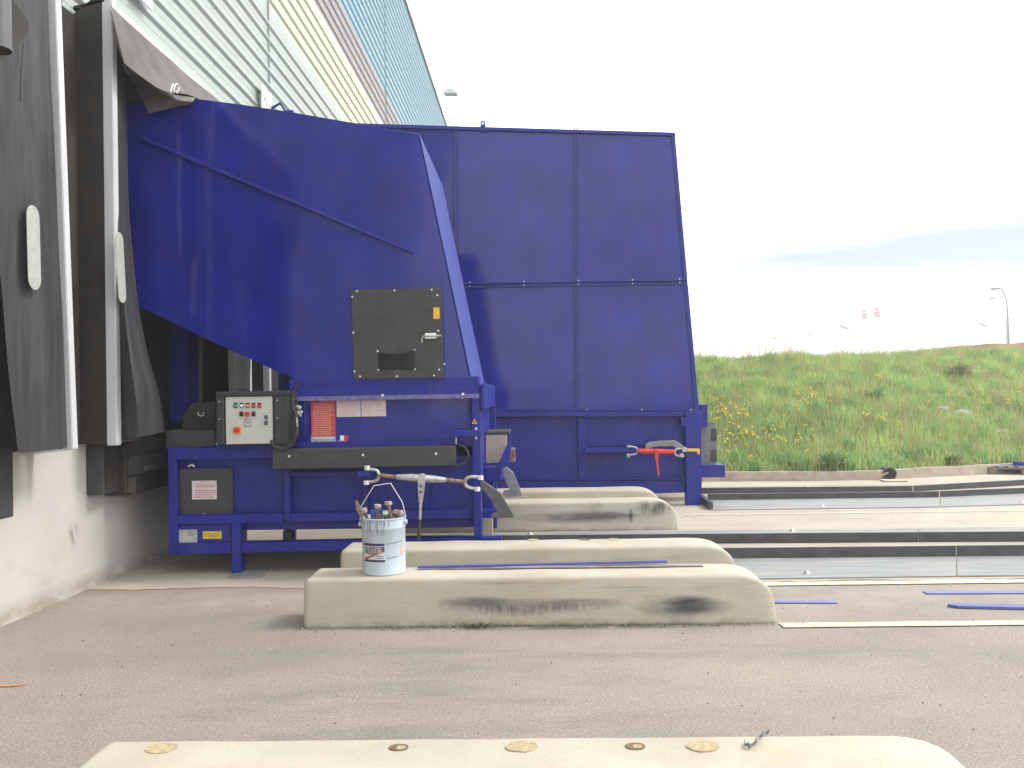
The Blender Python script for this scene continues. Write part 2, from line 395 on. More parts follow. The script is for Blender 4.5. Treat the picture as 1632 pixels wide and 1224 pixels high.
M_slab = gmat('dusty_concrete', (0.34, 0.30, 0.25), (0.43, 0.385, 0.32), (0.26, 0.215, 0.175), 0.09, 0.002, 3.0)
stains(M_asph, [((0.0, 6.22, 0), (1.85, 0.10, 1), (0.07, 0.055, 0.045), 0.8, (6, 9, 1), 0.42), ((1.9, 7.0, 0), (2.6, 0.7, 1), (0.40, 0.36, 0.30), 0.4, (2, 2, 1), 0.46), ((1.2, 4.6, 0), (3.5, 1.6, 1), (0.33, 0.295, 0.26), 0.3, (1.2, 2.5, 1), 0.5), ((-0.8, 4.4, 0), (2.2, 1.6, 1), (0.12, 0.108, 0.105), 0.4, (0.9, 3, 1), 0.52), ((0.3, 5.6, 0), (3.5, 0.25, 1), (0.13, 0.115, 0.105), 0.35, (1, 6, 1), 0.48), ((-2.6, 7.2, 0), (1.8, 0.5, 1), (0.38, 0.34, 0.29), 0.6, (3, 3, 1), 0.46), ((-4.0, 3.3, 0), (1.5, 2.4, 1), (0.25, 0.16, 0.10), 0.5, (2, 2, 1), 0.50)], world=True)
M_line = mat('worn_line_paint', (0.50, 0.47, 0.36), rough=0.8, var=0.22, scale=14, bump=0.2, bscale=90, speck=0.25)

def kerbpt():
    P = [(1150, 767.5), (1300, 767), (1400, 765), (1460, 762), (1560, 757), (1600, 755)]
    w_ = [at(a, b, Z=0) for a, b in P]
    first = w_[0] + (w_[0]-w_[1]).normalized()*3.0; first.y = w_[0].y
    dlast = (w_[-1]-w_[-2]).normalized()
    last = [w_[-1] + dlast*k for k in (1.5, 6, 15, 45)]
    return [Vector((-60, first.y, 0)), Vector((-2.0, first.y, 0)), first] + w_ + last
KP = kerbpt()
def kerb_y(x):
    for a, b in zip(KP[:-1], KP[1:]):
        if a.x <= x <= b.x: return a.y + (b.y-a.y)*(x-a.x)/(b.x-a.x+1e-9)
    return KP[-1].y if x > KP[-1].x else KP[0].y

g = B(); n = 700
v = [g.verts.new(c) for c in ((-n, -100, 0), (n, -100, 0), (n, n, 0), (-n, n, 0))]; g.faces.new(v)
build('ground', g, M_asph, origin=(0, 0, 0), kind='structure')
g = B()
xs_ = np.concatenate([np.arange(-3.84, 24, 0.05), [40]])
near_ = [7.60 + 0.10*noise.noise(Vector((x*1.3, 0, 0))) + 0.06*noise.noise(Vector((x*6, 3, 0))) for x in xs_]
sheet(g, [[Vector((x, y, 0.004)) for x, y in zip(xs_, near_)], [Vector((x, kerb_y(x)+0.05, 0.004)) for x in xs_]])
build('loading_apron', g, M_slab, origin=(0, 0, 0), kind='structure')
def line(pxa, Y0, Y1, X1, z=0.008):
    g = B(); a = at(pxa, 900, Y=(Y0+Y1)/2).x; N = 60
    r0 = []; r1 = []
    for i in range(N+1):
        x = a + (X1-a)*i/N
        r0.append(Vector((x, Y0 + 0.012*noise.noise(Vector((x*5, Y0, 0))), z))); r1.append(Vector((x, Y1 + 0.012*noise.noise(Vector((x*5, Y1, 9))), z)))
    sheet(g, [r0, r1]); build('road_marking', g, M_line, kind='structure')
line(1215, 7.43, 7.56, 14.0)
line(1243, 6.12, 6.24, 14.0)
line(1090, 11.68, 11.78, 6.5)

g = B(); P = smoothpath([at(a, b, Z=0) for a, b in ((1455, 808), (1472, 815), (1500, 823), (1522, 829), (1545, 838))], 8); rows = [[], []]
for i, p in enumerate(P):
    wv = 0.018+0.012*noise.noise(p*9); j_ = Vector((0, 0.02*noise.noise(p*14), 0.0085)); rows[0].append(p+j_+Vector((0, -wv, 0))); rows[1].append(p+j_+Vector((0, wv, 0)))
sheet(g, rows); build('pavement_crack', g, mat('crack_dirt', (0.14, 0.12, 0.08), rough=1.0, var=0.4, scale=20), kind='structure')
# kerb stones with joints, as one run
g = B()
def run_seg(a, b):
    d = (b-a); L = d.length; k = max(1, round(L/1.7)); d.normalize(); nrm = Vector((-d.y, d.x, 0))
    for i in range(k):
        p = a + d*(L*i/k + 0.003); q = a + d*(L*(i+1)/k - 0.003)
        z = 0.165 + 0.008*math.sin(i*2.3+a.x)
        pts = [p, q, q + nrm*0.16, p + nrm*0.16]
        vb = [g.verts.new((c.x, c.y, -0.05)) for c in pts]; off = [0.02, 0.02, 0, 0]
        vt = [g.verts.new((c.x + nrm.x*o, c.y + nrm.y*o, z)) for c, o in zip(pts, off)]
        g.faces.new(vt)
        for j in range(4): g.faces.new((vb[j], vb[(j+1) % 4], vt[(j+1) % 4], vt[j]))
for a, b in zip(KP[:-1], KP[1:]):
    if b.x < -3.5: continue
    run_seg(Vector((max(a.x, -3.8), a.y, 0)), b)
M_kerb = mat('kerb_concrete', (0.36, 0.30, 0.245), rough=0.85, var=0.18, scale=5, bump=0.25, bscale=60)
build('kerb', g, M_kerb, kind='structure')

# ------------------------------------------------------------------ grass bank
def hill_z(x, y):
    d = y - kerb_y(x) - 0.14
    if d < 0: return -0.05
    top = 2.32 + 0.04*math.tanh((x-6)/2.0) + 0.06*math.sin(x*0.55+0.7) + 0.02*math.sin(x*3.1)
    top = min(top, 2.7)
    if x > -3.8: top *= min(1, max(0.0, (x+3.8)/3.5))
    s = min(1, d/6.6); prof = s*(1.25-0.25*s)
    z = 0.13 + (top-0.13)*prof
    if d > 7.5: z -= (d-7.5)*0.02
    z += 0.07*noise.noise(Vector((x*0.9, y*0.9, 0))) * min(1, d)
    return max(z, -0.05 if d > 40 else 0.1)
M_soil = mat('bank_soil_and_moss', (0.17, 0.20, 0.075), rough=1.0, var=0.35, scale=2.5, bump=0.6, bscale=25, detail=8, col2=(0.24, 0.20, 0.11))
g = B()
xs_ = list(np.arange(-3.7, 14, 0.35)) + list(np.arange(14, 60, 2.0)); rows = []
for dd in list(np.arange(0.14, 9, 0.35)) + [10, 12, 15, 20, 28, 40, 60]:
    rows.append([Vector((x, kerb_y(x)+dd+0.02, hill_z(x, kerb_y(x)+dd+0.02))) for x in xs_])
sheet(g, rows); build('hill', g, M_soil, origin=(0, 0, 0), smooth=True, kind='structure')
# far reddish earth rise to the right
g = B(); rows = []
M_earth = mat('reddish_earth', (0.20, 0.105, 0.075), rough=1.0, var=0.4, scale=1.2, bump=0.8, bscale=6, detail=9)
for dy in (0, 1, 2.5, 4, 7, 12):
    rows.append([Vector((x, 40+dy, max(-0.2, (3.62 + 0.12*math.tanh((x-22)/3) + 0.07*noise.noise(Vector((x*2.3, 1, 0))))*min(1, max(0, (x-15.5)/5.0))*min(1, dy/4.0) + 0.12*noise.noise(Vector((x*1.5, dy, 0)))))) for x in np.arange(14, 60, 0.6)])
sheet(g, rows); build('terrain', g, M_earth, origin=(0, 0, 0), kind='structure')

def blade_mesh(name, n, area, hmin, hmax, wid, palette, weights, kind='stuff', patchy=0.0, clump=0.0, cat='grass', label=''):
    """many single tapering bent blades with a colour attribute each"""
    x0, x1, d0, d1 = area
    X = rng.uniform(x0, x1, n); D = d0 + (d1-d0)*rng.uniform(0, 1, n)
    if clump:
        cx = rng.uniform(x0, x1, int(n*clump)); cd = rng.uniform(d0, d1, int(n*clump)); k = rng.integers(0, len(cx), n)
        X = cx[k] + rng.normal(0, 0.07, n); D = np.clip(cd[k] + rng.normal(0, 0.07, n), 0.05, 50)
    V = np.zeros((n, 5, 3)); Cc = np.zeros((n, 3)); keep = np.ones(n, bool)
    H = rng.uniform(hmin, hmax, n); ang = rng.uniform(0, 2*math.pi, n); lean = rng.uniform(0.05, 0.55, n)*H; wd = wid*rng.uniform(0.6, 1.3, n)
    fac = rng.uniform(0, 2*math.pi, n); pal = np.array(palette); ci = rng.choice(len(pal), n, p=weights)
    for i in range(n):
        x = X[i]; y = kerb_y(x) + 0.14 + D[i]; z = hill_z(x, y) - 0.01
        nn = noise.noise(Vector((x*0.7, y*0.7, 4))); nm = noise.noise(Vector((x*2.2, y*2.2, 8)))
        if patchy and nn < -patchy: keep[i] = False
        h = H[i]*(1+0.55*nn+0.35*nm); l = lean[i]; dx = math.cos(ang[i])*l; dy = math.sin(ang[i])*l
        a = wd[i]*math.cos(fac[i]); b = wd[i]*math.sin(fac[i])
        V[i] = [(x-a, y-b, z), (x+a, y+b, z), (x+a*.8+dx*.35, y+b*.8+dy*.35, z+h*.55), (x-a*.8+dx*.35, y-b*.8+dy*.35, z+h*.55), (x+dx, y+dy, z+h*.97)]
        q = pal[ci[i]]; s = 1 + 0.35*nm + 0.2*rng.uniform(-1, 1)
        q2 = q*(1-0.5*max(0, nn)) + np.array((0.36, 0.33, 0.18))*0.5*max(0, nn)
        Cc[i] = np.clip(q2*s, 0.01, 1)
    V = V[keep]; Cc = Cc[keep]; n = len(V)
    me = bpy.data.meshes.new(name); me.vertices.add(n*5); me.vertices.foreach_set('co', V.ravel())
    idx = (np.arange(n)*5)[:, None]; quads = idx + np.array([0, 1, 2, 3]); tris = idx + np.array([3, 2, 4])
    loops = np.concatenate([quads.ravel(), tris.ravel()]); me.loops.add(len(loops)); me.loops.foreach_set('vertex_index', loops.astype(np.int32))
    me.polygons.add(2*n); me.polygons.foreach_set('loop_start', np.concatenate([np.arange(n)*4, 4*n+np.arange(n)*3]).astype(np.int32))
    me.update(calc_edges=True)
    at_ = me.color_attributes.new('Col', 'FLOAT_COLOR', 'POINT'); cc = np.ones((n, 5, 4)); cc[:, :, :3] = Cc[:, None, :]; at_.data.foreach_set('color', cc.ravel())
    m = MATS.get('leaf_blades')
    if not m:
        m = bpy.data.materials.new('leaf_blades'); m.use_nodes = True; MATS['leaf_blades'] = m; t = m.node_tree; b = t.nodes['Principled BSDF']
        ca = t.nodes.new('ShaderNodeVertexColor'); ca.layer_name = 'Col'; t.links.new(ca.outputs[0], b.inputs['Base Color']); b.inputs['Roughness'].default_value = 0.6
        tr = t.nodes.new('ShaderNodeBsdfTranslucent'); t.links.new(ca.outputs[0], tr.inputs['Color']); ms = t.nodes.new('ShaderNodeMixShader'); ms.inputs[0].default_value = 0.35
        t.links.new(b.outputs[0], ms.inputs[1]); t.links.new(tr.outputs[0], ms.inputs[2]); t.links.new(ms.outputs[0], t.nodes['Material Output'].inputs['Surface'])
    me.materials.append(m); o = bpy.data.objects.new(name, me); COL.objects.link(o)
    return props(o, label, cat, None, kind)
GP = [(0.34, 0.50, 0.15), (0.44, 0.56, 0.18), (0.24, 0.41, 0.14), (0.52, 0.56, 0.24), (0.56, 0.50, 0.31)]
blade_mesh('grass', 95000, (2.3, 14.0, 0.02, 7.6), 0.10, 0.30, 0.0065, GP, [0.3, 0.27, 0.2, 0.13, 0.10], label='long green grass covering the bank behind the kerb')
blade_mesh('seeding_grass', 9000, (2.3, 14.0, 0.2, 7.8), 0.28, 0.50, 0.004, [(0.45, 0.38, 0.22), (0.33, 0.36, 0.14), (0.40, 0.28, 0.19)], [0.4, 0.35, 0.25], clump=0.05, label='taller straw coloured seeding grass stalks over the bank')
blade_mesh('leafy_weeds', 26000, (2.3, 14.0, 0.02, 7.0), 0.10, 0.26, 0.016, [(0.18, 0.36, 0.15), (0.25, 0.43, 0.15), (0.33, 0.49, 0.18)], [0.35, 0.4, 0.25], clump=0.012, cat='weeds', label='broad leaved green weeds in clumps among the grass')
# flowers
g = B(); g2 = B()
def flower_at(x, d, hh):
    y = kerb_y(x)+0.14+d; z = hill_z(x, y)
    tube(g2, [(x, y, z), (x+0.02, y, z+hh*0.6), (x+0.03, y, z+hh)], 0.003, 3)
    for k in range(3):
        a = random.uniform(0, 6.28); r = random.uniform(0, 0.035)
        c = Vector((x+0.03+math.cos(a)*r, y+math.sin(a)*r, z+hh+random.uniform(-0.03, 0.02)))
        dome(g, c, random.uniform(0.012, 0.020), (random.uniform(-.5, .5), -0.5, 1), h=0.010, seg=6, rings=2)
for (cx, cd, rx, rd, k) in ((3.75, 1.7, 0.45, 1.2, 70), (4.2, 0.8, 0.4, 0.4, 16), (5.6, 2.6, 0.35, 0.3, 18), (6.6, 1.2, 0.5, 0.3, 12), (5, 6.6, 3.6, 0.6, 60), (9.8, 2.8, 0.5, 0.3, 12), (10.2, 1.5, 0.7, 0.6, 24), (7, 3.5, 4.5, 3.5, 40), (4.7, 0.55, 0.3, 0.2, 6)):
    for i in range(k): flower_at(cx+random.gauss(0, rx*0.6), max(0.1, cd+random.gauss(0, rd*0.6)), random.uniform(0.26, 0.46))
fl = build('wild_flowers', g, mat('yellow_petals', (0.62, 0.45, 0.02), rough=0.6), origin=(0, 0, 0), label='yellow wild flowers scattered in drifts over the bank', cat='flowers', kind='stuff')
ORG[fl.name] = Vector((0, 0, 0))
build('flower_stems', g2, mat('flower_stem_green', (0.12, 0.17, 0.05), rough=0.7), parent=fl)
# single dark weeds
def weed(px, py, d, r, h, n, label, colr):
    x = at(px, py, Y=16+d+0.6).x; y = kerb_y(x)+0.14+d; z0 = hill_z(x, y); g = B()
    for i in range(n):
        a = random.uniform(0, 6.28); rr = r*random.uniform(0.2, 1); hh = h*random.uniform(0.35, 1)
        p = Vector((x+math.cos(a)*rr*.3, y+math.sin(a)*rr*.3, z0)); q = Vector((x+math.cos(a)*rr, y+math.sin(a)*rr, z0+hh)); mm = (p+q)/2 + Vector((0, 0, h*0.2))
        s = Vector((-math.sin(a), math.cos(a), random.uniform(-.5, .5)))*0.014; q += Vector((random.gauss(0, .04), random.gauss(0, .04), random.gauss(0, .03)))
        vs4 = [g.verts.new(c) for c in (p, mm-s, q, mm+s)]; g.faces.new(vs4)
    build('weed', g, mat('weed_leaf_'+str(len(MATS)), colr, rough=0.7, var=0.4, scale=9), label=label, cat='weed')
weed(1312, 766, 0.10, 0.30, 0.34, 240, 'bushy bright green weed spilling over the kerb', (0.16, 0.28, 0.10))
weed(1556, 590, 4.6, 0.45, 0.42, 300, 'dark brownish bush high on the right of the bank', (0.31, 0.31, 0.17))
weed(1392, 640, 3.0, 0.28, 0.35, 200, 'dark green leafy weed in the middle of the bank', (0.21, 0.34, 0.16))
weed(1520, 765, 0.12, 0.25, 0.22, 160, 'small straggly weed hanging over the kerb near the pallet', (0.24, 0.28, 0.10))

# stones on the bank
M_stone = mat('pale_stone', (0.27, 0.265, 0.245), rough=0.9, var=0.2, scale=9, bump=0.4, bscale=30)
def rock(px, py, r, sx, sz, label, name='boulder', dd=2.0):
    Y = 17.5
    for _ in range(40):      # march the sight line onto the bank to find where the stone lies
        p = at(px, py, Y=Y)
        if p.z < hill_z(p.x, Y) + 0.05: break
        Y += 0.12
    g = B(); bmesh.ops.create_icosphere(g, subdivisions=3, radius=r)
    for v_ in g.verts:
        k = 1 + 0.22*noise.noise(v_.co*(2.2/r)*0.5 + Vector((px, py, 0)))
        v_.co = Vector((v_.co.x*sx*k + p.x, v_.co.y*k + Y, v_.co.z*sz*k + p.z + r*0.0))
    build(name, g, M_stone, smooth=True, label=label, cat='stone', group='pale stones on the grass bank')
rock(1534, 662, 0.16, 1.1, 0.85, 'larger rounded grey stone half hidden in grass, right of its pair')
rock(1502, 654, 0.13, 1.1, 0.7, 'smaller rounded grey stone half hidden in grass, left of its pair')
rock(1598, 691, 0.14, 1.1, 0.7, 'angular pale grey stone lying low on the bank above the pallet')
rock(1572, 716, 0.06, 1.4, 0.6, 'small flat pale stone low in the grass near the kerb')

# drain pipe through the kerb with rubble
p = at(1412, 754, Z=0.10); p.y = kerb_y(p.x)
th = thing('drain_pipe', (p.x, p.y, 0), 'short dark round drain pipe opening through the kerb', 'drain pipe')
g = B(); seg = 20
for r0, r1, ya, yb in ((0.115, 0.115, -0.06, 0.5), (0.098, 0.098, -0.06, 0.5)):
    cyl(g, (p.x, p.y+ya, 0.10), (p.x, p.y+yb, 0.10), r0, r1, seg, caps=False)
ra = [g.verts.new((p.x+0.115*math.cos(6.2832*i/seg), p.y-0.06, 0.10+0.115*math.sin(6.2832*i/seg))) for i in range(seg)]
rb = [g.verts.new((p.x+0.098*math.cos(6.2832*i/seg), p.y-0.06, 0.10+0.098*math.sin(6.2832*i/seg))) for i in range(seg)]
for i in range(seg): g.faces.new((ra[i], ra[(i+1) % seg], rb[(i+1) % seg], rb[i]))
build('pipe_wall', g, M_plate, th, smooth=True)
g = B(); cyl(g, (p.x, p.y-0.02, 0.10), (p.x, p.y+0.3, 0.10), 0.096, seg=20); build('pipe_bore', g, M_dark, th)
g = B(); q = at(1420, 766, Z=0.02)
prism(g, [(q.x-0.16, q.y-0.1), (q.x+0.22, q.y-0.16), (q.x+0.10, q.y+0.12), (q.x-0.14, q.y+0.14)], 'Z', 0.006, 0.035, 0.006)
build('broken_slab', g, mat('slab_shard', (0.42, 0.36, 0.30), rough=0.9), label='flat broken piece of pale slab lying under the drain pipe', cat='slab piece')
g = B()
for i in range(4):
    a = Vector((p.x-0.32+random.uniform(-.05, .05), p.y-0.10-random.uniform(0, .1), 0.02)); tube(g, [a, a+Vector((0.12, 0.02, 0.05)), a+Vector((0.26, 0.05, 0.11))], 0.006, 5)
build('dry_stalks', g, mat('dry_straw', (0.35, 0.27, 0.18)), label='few dry straw stalks left of the drain pipe', cat='stalks')

# ------------------------------------------------------------------ warehouse
WX = -3.84
wh = thing('warehouse', (WX, 9, 0), 'long warehouse with white concrete base and ribbed green, cream, grey and blue cladding', 'warehouse')
g = B(); box(g, WX-0.3, WX, -16, 66, -0.2, 1.24); build('concrete_base', g, M_wall, wh)
def cladding(z0, z1, m, name, rib=0.030, pitch=0.232):
    pts = [(WX-0.02, z0)]; z = z0 + 0.06
    while z + 0.12 < z1:
        pts += [(WX-0.02, z), (WX-0.02+rib, z+0.035), (WX-0.02+rib, z+0.065), (WX-0.02, z+0.10)]
        pts += [(WX-0.02, z+0.150), (WX-0.017, z+0.156), (WX-0.017, z+0.166), (WX-0.02, z+0.172)]
        z += pitch
    pts += [(WX-0.02, z1)]
    g = B(); rows = []
    for y in [-16] + list(np.arange(-10, 66, 6.0)) + [66]: rows.append([Vector((a, y, b)) for a, b in pts])
    sheet(g, rows); return build(name, g, m, wh)
cladding(1.24, 7.45, M_clad_g, 'cladding'); cladding(7.45, 8.75, M_clad_c, 'cladding'); cladding(8.75, 9.72, M_clad_v, 'cladding'); cladding(9.72, 13.85, M_clad_b, 'cladding')
g = B(); box(g, -44, WX-0.06, -16, 66, 1.24, 13.8); build('inner_wall', g, M_dark, wh)
g = B(); box(g, WX-0.30, WX+0.045, -16.1, 66.1, 13.852, 13.98, 0.01); build('roof_edge', g, mat('dark_coping', (0.07, 0.075, 0.085), rough=0.5), wh)
g = B(); box(g, -44, WX-0.31, -16, 66, 13.81, 13.9); build('roof', g, M_clad_v, wh)
# sheet joints with rows of fixings
g = B()
for y in (10.9, 13.4, 16.9, 20.6):
    for z in np.arange(5.34, 10.5, 0.232): dome(g, (WX-0.014, y, z+0.11), 0.008, (1, 0, 0), h=0.005, seg=6, rings=2)
build_split('fixing_screw', g, M_plate_l, wh)
g = B()
for y in (13.2, 24):
    box(g, WX-0.019, WX+0.0115, y, y+0.004, 1.25, 13.84)
build_split('sheet_joint', g, mat('joint_line_grey', (0.34, 0.38, 0.36), rough=0.5), wh)  # joint strips a little darker than the green sheets
for (ya, yb) in ((3.3, 6.75), (7.6, 11.0), (11.9, 15.3)):
    g = B(); box(g, WX-0.03, WX+0.03, ya, yb, 1.241, 4.7); build('shaded_dock_door', g, M_dark, wh)  # dark panel: the shelter's shade in the opening is put into its colour

for (ya, yb) in ((6.76, 7.59), (11.01, 11.89)):
    g = B(); box(g, WX-0.03, WX+0.034, ya, yb, 1.243, 4.84); build('dark_infill', g, M_fabric_d, wh)
# dock shelters
SX = -3.51
def strip(parent, Y0, Y0top, zb, zt, name='aluminium_strip', side=1):
    """box-section edge profile; Y0 bottom, Y0top top"""
    g = B(); wd = 0.085
    vb = [(SX-0.075, Y0), (SX+0.012, Y0), (SX+0.012, Y0+wd*side), (SX-0.075, Y0+wd*side)]
    vt = [(SX-0.075, Y0top), (SX+0.012, Y0top), (SX+0.012, Y0top+wd*side), (SX-0.075, Y0top+wd*side)]
    a = [g.verts.new((x, y, zb)) for x, y in vb]; b = [g.verts.new((x, y, zt)) for x, y in vt]
    g.faces.new(a); g.faces.new(b)
    for j in range(4): g.faces.new((a[j], a[(j+1) % 4], b[(j+1) % 4], b[j]))
    bmesh.ops.bevel(g, geom=g.edges[:], offset=0.006, segments=2, affect='EDGES')
    return build(name, g, M_alu, parent)
def shelter(Ya, Yb, label, near_custom=False, header=True, dtop=0.0):
    s = thing('dock_shelter', (SX, (Ya+Yb)/2, 1.22), label, 'dock shelter', 'dock shelters along the warehouse wall')
    for y, sd_ in ((Ya, 1), (Yb, -1)):
        g = B(); prism(g, [(WX+0.01, 1.25), (SX-0.076, 1.24), (SX-0.076, 5.05), (WX+0.01, 4.86)], 'Y', y, y+0.02*sd_)
        build('side_panel', g, M_fabric_d, s)
    strip(s, Ya, Ya, 1.23, 5.12, side=1); strip(s, Yb, Yb-dtop, 1.24, 5.12, side=-1)
    g = B(); prism(g, [(WX+0.01, 4.90), (SX-0.05, 4.96), (SX-0.05, 4.98), (WX+0.01, 4.93)], 'Y', Ya, Yb); build('top_panel', g, M_fabric_d, s)
    g = B(); box(g, SX-0.05, SX+0.02, Ya+0.088, Yb-0.088, 4.86, 4.955, 0.004); build('top_trim', g, M_white, s)
    g = B(); box(g, SX-0.05, SX+0.026, Ya+0.088, Yb-0.088, 4.825, 4.858, 0.003); build('top_seal', g, M_fabric_d, s)
    return s
def reflector(parent, pxs, Xp):
    """rounded vertical white marker on a curtain; corner pixels measured on plane X"""
    (xa, ya), (xb, yb), hw = pxs
    a = at(xa, ya, X=Xp); b = at(xb, yb, X=Xp); d = (b-a); L = d.length; d.normalize(); s = Vector((0, 1, 0)); s = (s - d*s.dot(d)).normalized(); r = hw
    g = B(); pts = []
    for k in range(9): t = math.pi*k/8; pts.append(a + d*r + (s*math.cos(t) - d*math.sin(t))*r)
    for k in range(9): t = math.pi*k/8; pts.append(b - d*r + (-s*math.cos(t) + d*math.sin(t))*r)
    A = [g.verts.new(p + Vector((0.004, 0, 0))) for p in pts]; C = [g.verts.new(p) for p in pts]
    g.faces.new(A); g.faces.new(C[::-1])
    for i in range(len(pts)): g.faces.new((A[i], C[i], C[(i+1) % len(pts)], A[(i+1) % len(pts)]))
    build('reflective_marker', g, M_refl, parent)

# near shelter (its far jamb is in view)
s1 = shelter(3.27, 6.83, 'near dock shelter at the left edge with torn grey curtain and oval white marker', dtop=0.2)
keys = []
for y_, lx, lX, bul in ((-60, -75, -3.50, 0), (120, -45, -3.49, .01), (300, -22, -3.47, 0.03), (450, 3, -3.46, .03), (600, 14, -3.45, .02), (722, 29, -3.44, .0)):
    rx = 80 + (112-80)*(y_/715) - 4
    l = at(lx, y_ if y_ < 700 else 722, X=lX); r = at(rx, y_ if y_ < 700 else 713, X=SX-0.01); m_ = (l+r)/2 + Vector((0.05+bul, 0, 0))
    keys.append([l, m_, r])
g = B(); sheet(g, blend_rows(keys, 25, 16, 0.012, 3), 0.004); build('side_curtain', g, M_fabric, s1, smooth=True)
g = B()      # near jamb curtain, out of frame but seen mirrored in the paint
sheet(g, blend_rows([[Vector((SX, 3.3, z)), Vector((SX+0.04, 3.65, z)), Vector((SX+0.02, 4.0, z))] for z in (4.85, 3, 1.23)], 16, 12, 0.03, 9), 0.004); build('side_curtain', g, M_fabric, s1, smooth=True)
reflector(s1, ((51.5, 327), (55, 462), 0.078), -3.375)
g = B(); a = at(39, 70, X=-3.41); b = at(34, 115, X=-3.40); c = at(33, 163, X=-3.40); tube(g, smoothpath([a, b, c], 5), 0.006, 6); build('torn_cord', g, M_ink, s1)
# head curtain, curled and torn at this corner
g = B(); P = [(9, -60), (30, -60), (22, 2), (34, 18), (43, 30), (46, 42), (44, 52), (32, 66), (17, 80), (12, 40)]
prism(g, [(at(a, b, X=-3.36).y, at(a, b, X=-3.36).z) for a, b in P], 'X', -3.40, -3.36); build('torn_corner', g, M_dark, s1, label='black torn corner of the head curtain')
a = at(-3, -80, X=-3.30); b = at(-2, 80, X=-3.28); g = B()
cyl(g, a, b, 0.07, 0.074, 24, caps=False); build('curled_curtain', g, M_fabric, s1, smooth=True)
g = B(); cyl(g, b+(a-b).normalized()*0.03, b+(a-b).normalized()*0.002, 0.0725, 0.0725, 24); build('curl_inside', g, M_dark, s1)
g = B(); sheet(g, blend_rows([[Vector((SX+0.01, y, 4.83)) for y in (3.3, 4.5, 5.6)], [Vector((SX+0.05, y, 4.4)) for y in (3.3, 4.5, 5.55)], [Vector((SX+0.09, y, 3.95)) for y in (3.3, 4.5, 5.5)]], 12, 12, 0.05, 5), 0.004); build('head_curtain', g, M_fabric_l, s1, smooth=True)

# shelter of the near compactor
s2 = shelter(7.47, 11.10, 'dock shelter pushed open by the nearer blue compactor hopper')
keys = []
for y_, rx, rX, mX in ((22, 186, -3.56, -3.52), (150, 200, -3.60, -3.52), (300, 204, -3.60, -3.50), (400, 210, -3.58, -3.46), (480, 218, -3.55, -3.42), (560, 236, -3.46, -3.36), (630, 255, -3.36, -3.32), (688, 262, -3.32, -3.34)):
    lx = 165 + (181-165)*(y_/700)
    l = at(lx+13, min(y_, 700) if y_ < 680 else 703, X=SX-0.005); r = at(rx, y_, X=rX); m_ = at((lx+rx)/2+4, y_ if y_ < 680 else 696, X=mX)
    keys.append([l, m_, r])
g = B(); sheet(g, blend_rows(keys, 35, 12, 0.02, 6), 0.004); build('side_curtain', g, M_fabric, s2, smooth=True)
reflector(s2, ((189, 370), (195, 483), 0.070), -3.415)
# head curtain lifted by the hopper: the hanging sheet, then the corner that flops over in front of the paint
def ax(px, py, X): return at(px, py, X=X)
keys = [[ax(175, 8, SX+.022), ax(232, 60, SX+.022), ax(290, 110, SX+.022), ax(353, 164, SX+.022), ax(420, 222, SX+.022)],
        [ax(186, 56, -3.40), ax(228, 96, -3.38), ax(276, 128, -3.36), ax(332, 160, -3.36), ax(400, 212, -3.38)],
        [ax(197, 100, -3.36), ax(224, 121, -3.32), ax(262, 145, -3.24), ax(312, 155.5, -3.12), ax(385, 196, -3.2)]]
g = B(); sheet(g, blend_rows(keys, 12, 32, 0.008, 2), 0.004); hc = build('head_curtain', g, M_fabric_l, s2, smooth=True)
def az(px, py, Y): return at(px, py, Y=Y)
keys = [[ax(197, 100, -3.355), ax(224, 121, -3.315), ax(262, 145, -3.235), ax(312, 155.5, -3.115)],
        [az(212, 128, 8.10), az(236, 142, 8.06), az(270, 157, 8.02), az(308, 161, 8.05)],
        [az(225, 156, 8.10), az(247, 161, 8.07), az(276, 164, 8.05), az(304, 164.5, 8.08)],
        [az(237, 181, 8.14), az(258, 176, 8.12), az(280, 171, 8.12), az(301, 167, 8.14)]]
g = B(); sheet(g, blend_rows(keys, 12, 24, 0.0, 2), 0.004); build('hanging_flap', g, mat('flap_underside', (0.30, 0.285, 0.275), rough=0.55, var=0.15, scale=5), s2, smooth=True)
keys = [[ax(173, 6, SX+.03), ax(177, 30, -3.40)], [ax(180, 45, -3.42), ax(184, 50, -3.36)], [ax(187, 72, -3.40), ax(193, 80, -3.34)], [ax(196, 98, -3.37), ax(199, 103, -3.33)]]
g = B(); sheet(g, blend_rows(keys, 9, 4), 0.004); build('curtain_hem', g, M_fabric_l, s2, smooth=True)
M_chalk = mat('chalk_white', (0.75, 0.72, 0.70), rough=0.9)
g = B(); q = [ax(275.5, 134, -3.15), ax(272, 145.5, -3.13)]; tube(g, q, 0.0065, 6)
arc = [ax(a, b-1.0, -3.14) for a, b in ((277.5, 148), (277.5, 143), (279, 137), (282, 134.5), (284.5, 137), (285, 142), (284, 147))]; tube(g, smoothpath(arc, 4), 0.005, 6)
tube(g, [ax(280.5, 144, -3.19), ax(283, 149, -3.17)], 0.005, 6); build('chalk_letters', g, M_chalk, s2)
# shelter of the far compactor
s3 = shelter(11.84, 15.4, 'dock shelter behind the taller far compactor, glimpsed under the near hopper')
for (sh, ya, yb) in ((s2, 11.08, 10.30), (s3, 11.86, 12.5)):
    g = B(); sheet(g, blend_rows([[Vector((SX, ya, z)), Vector((SX+0.03, (ya+yb)/2, z)), Vector((SX+0.0, yb, z))] for z in (4.85, 3, 1.23)], 16, 12, 0.03, ya), 0.004); build('side_curtain', g, M_fabric, sh, smooth=True)

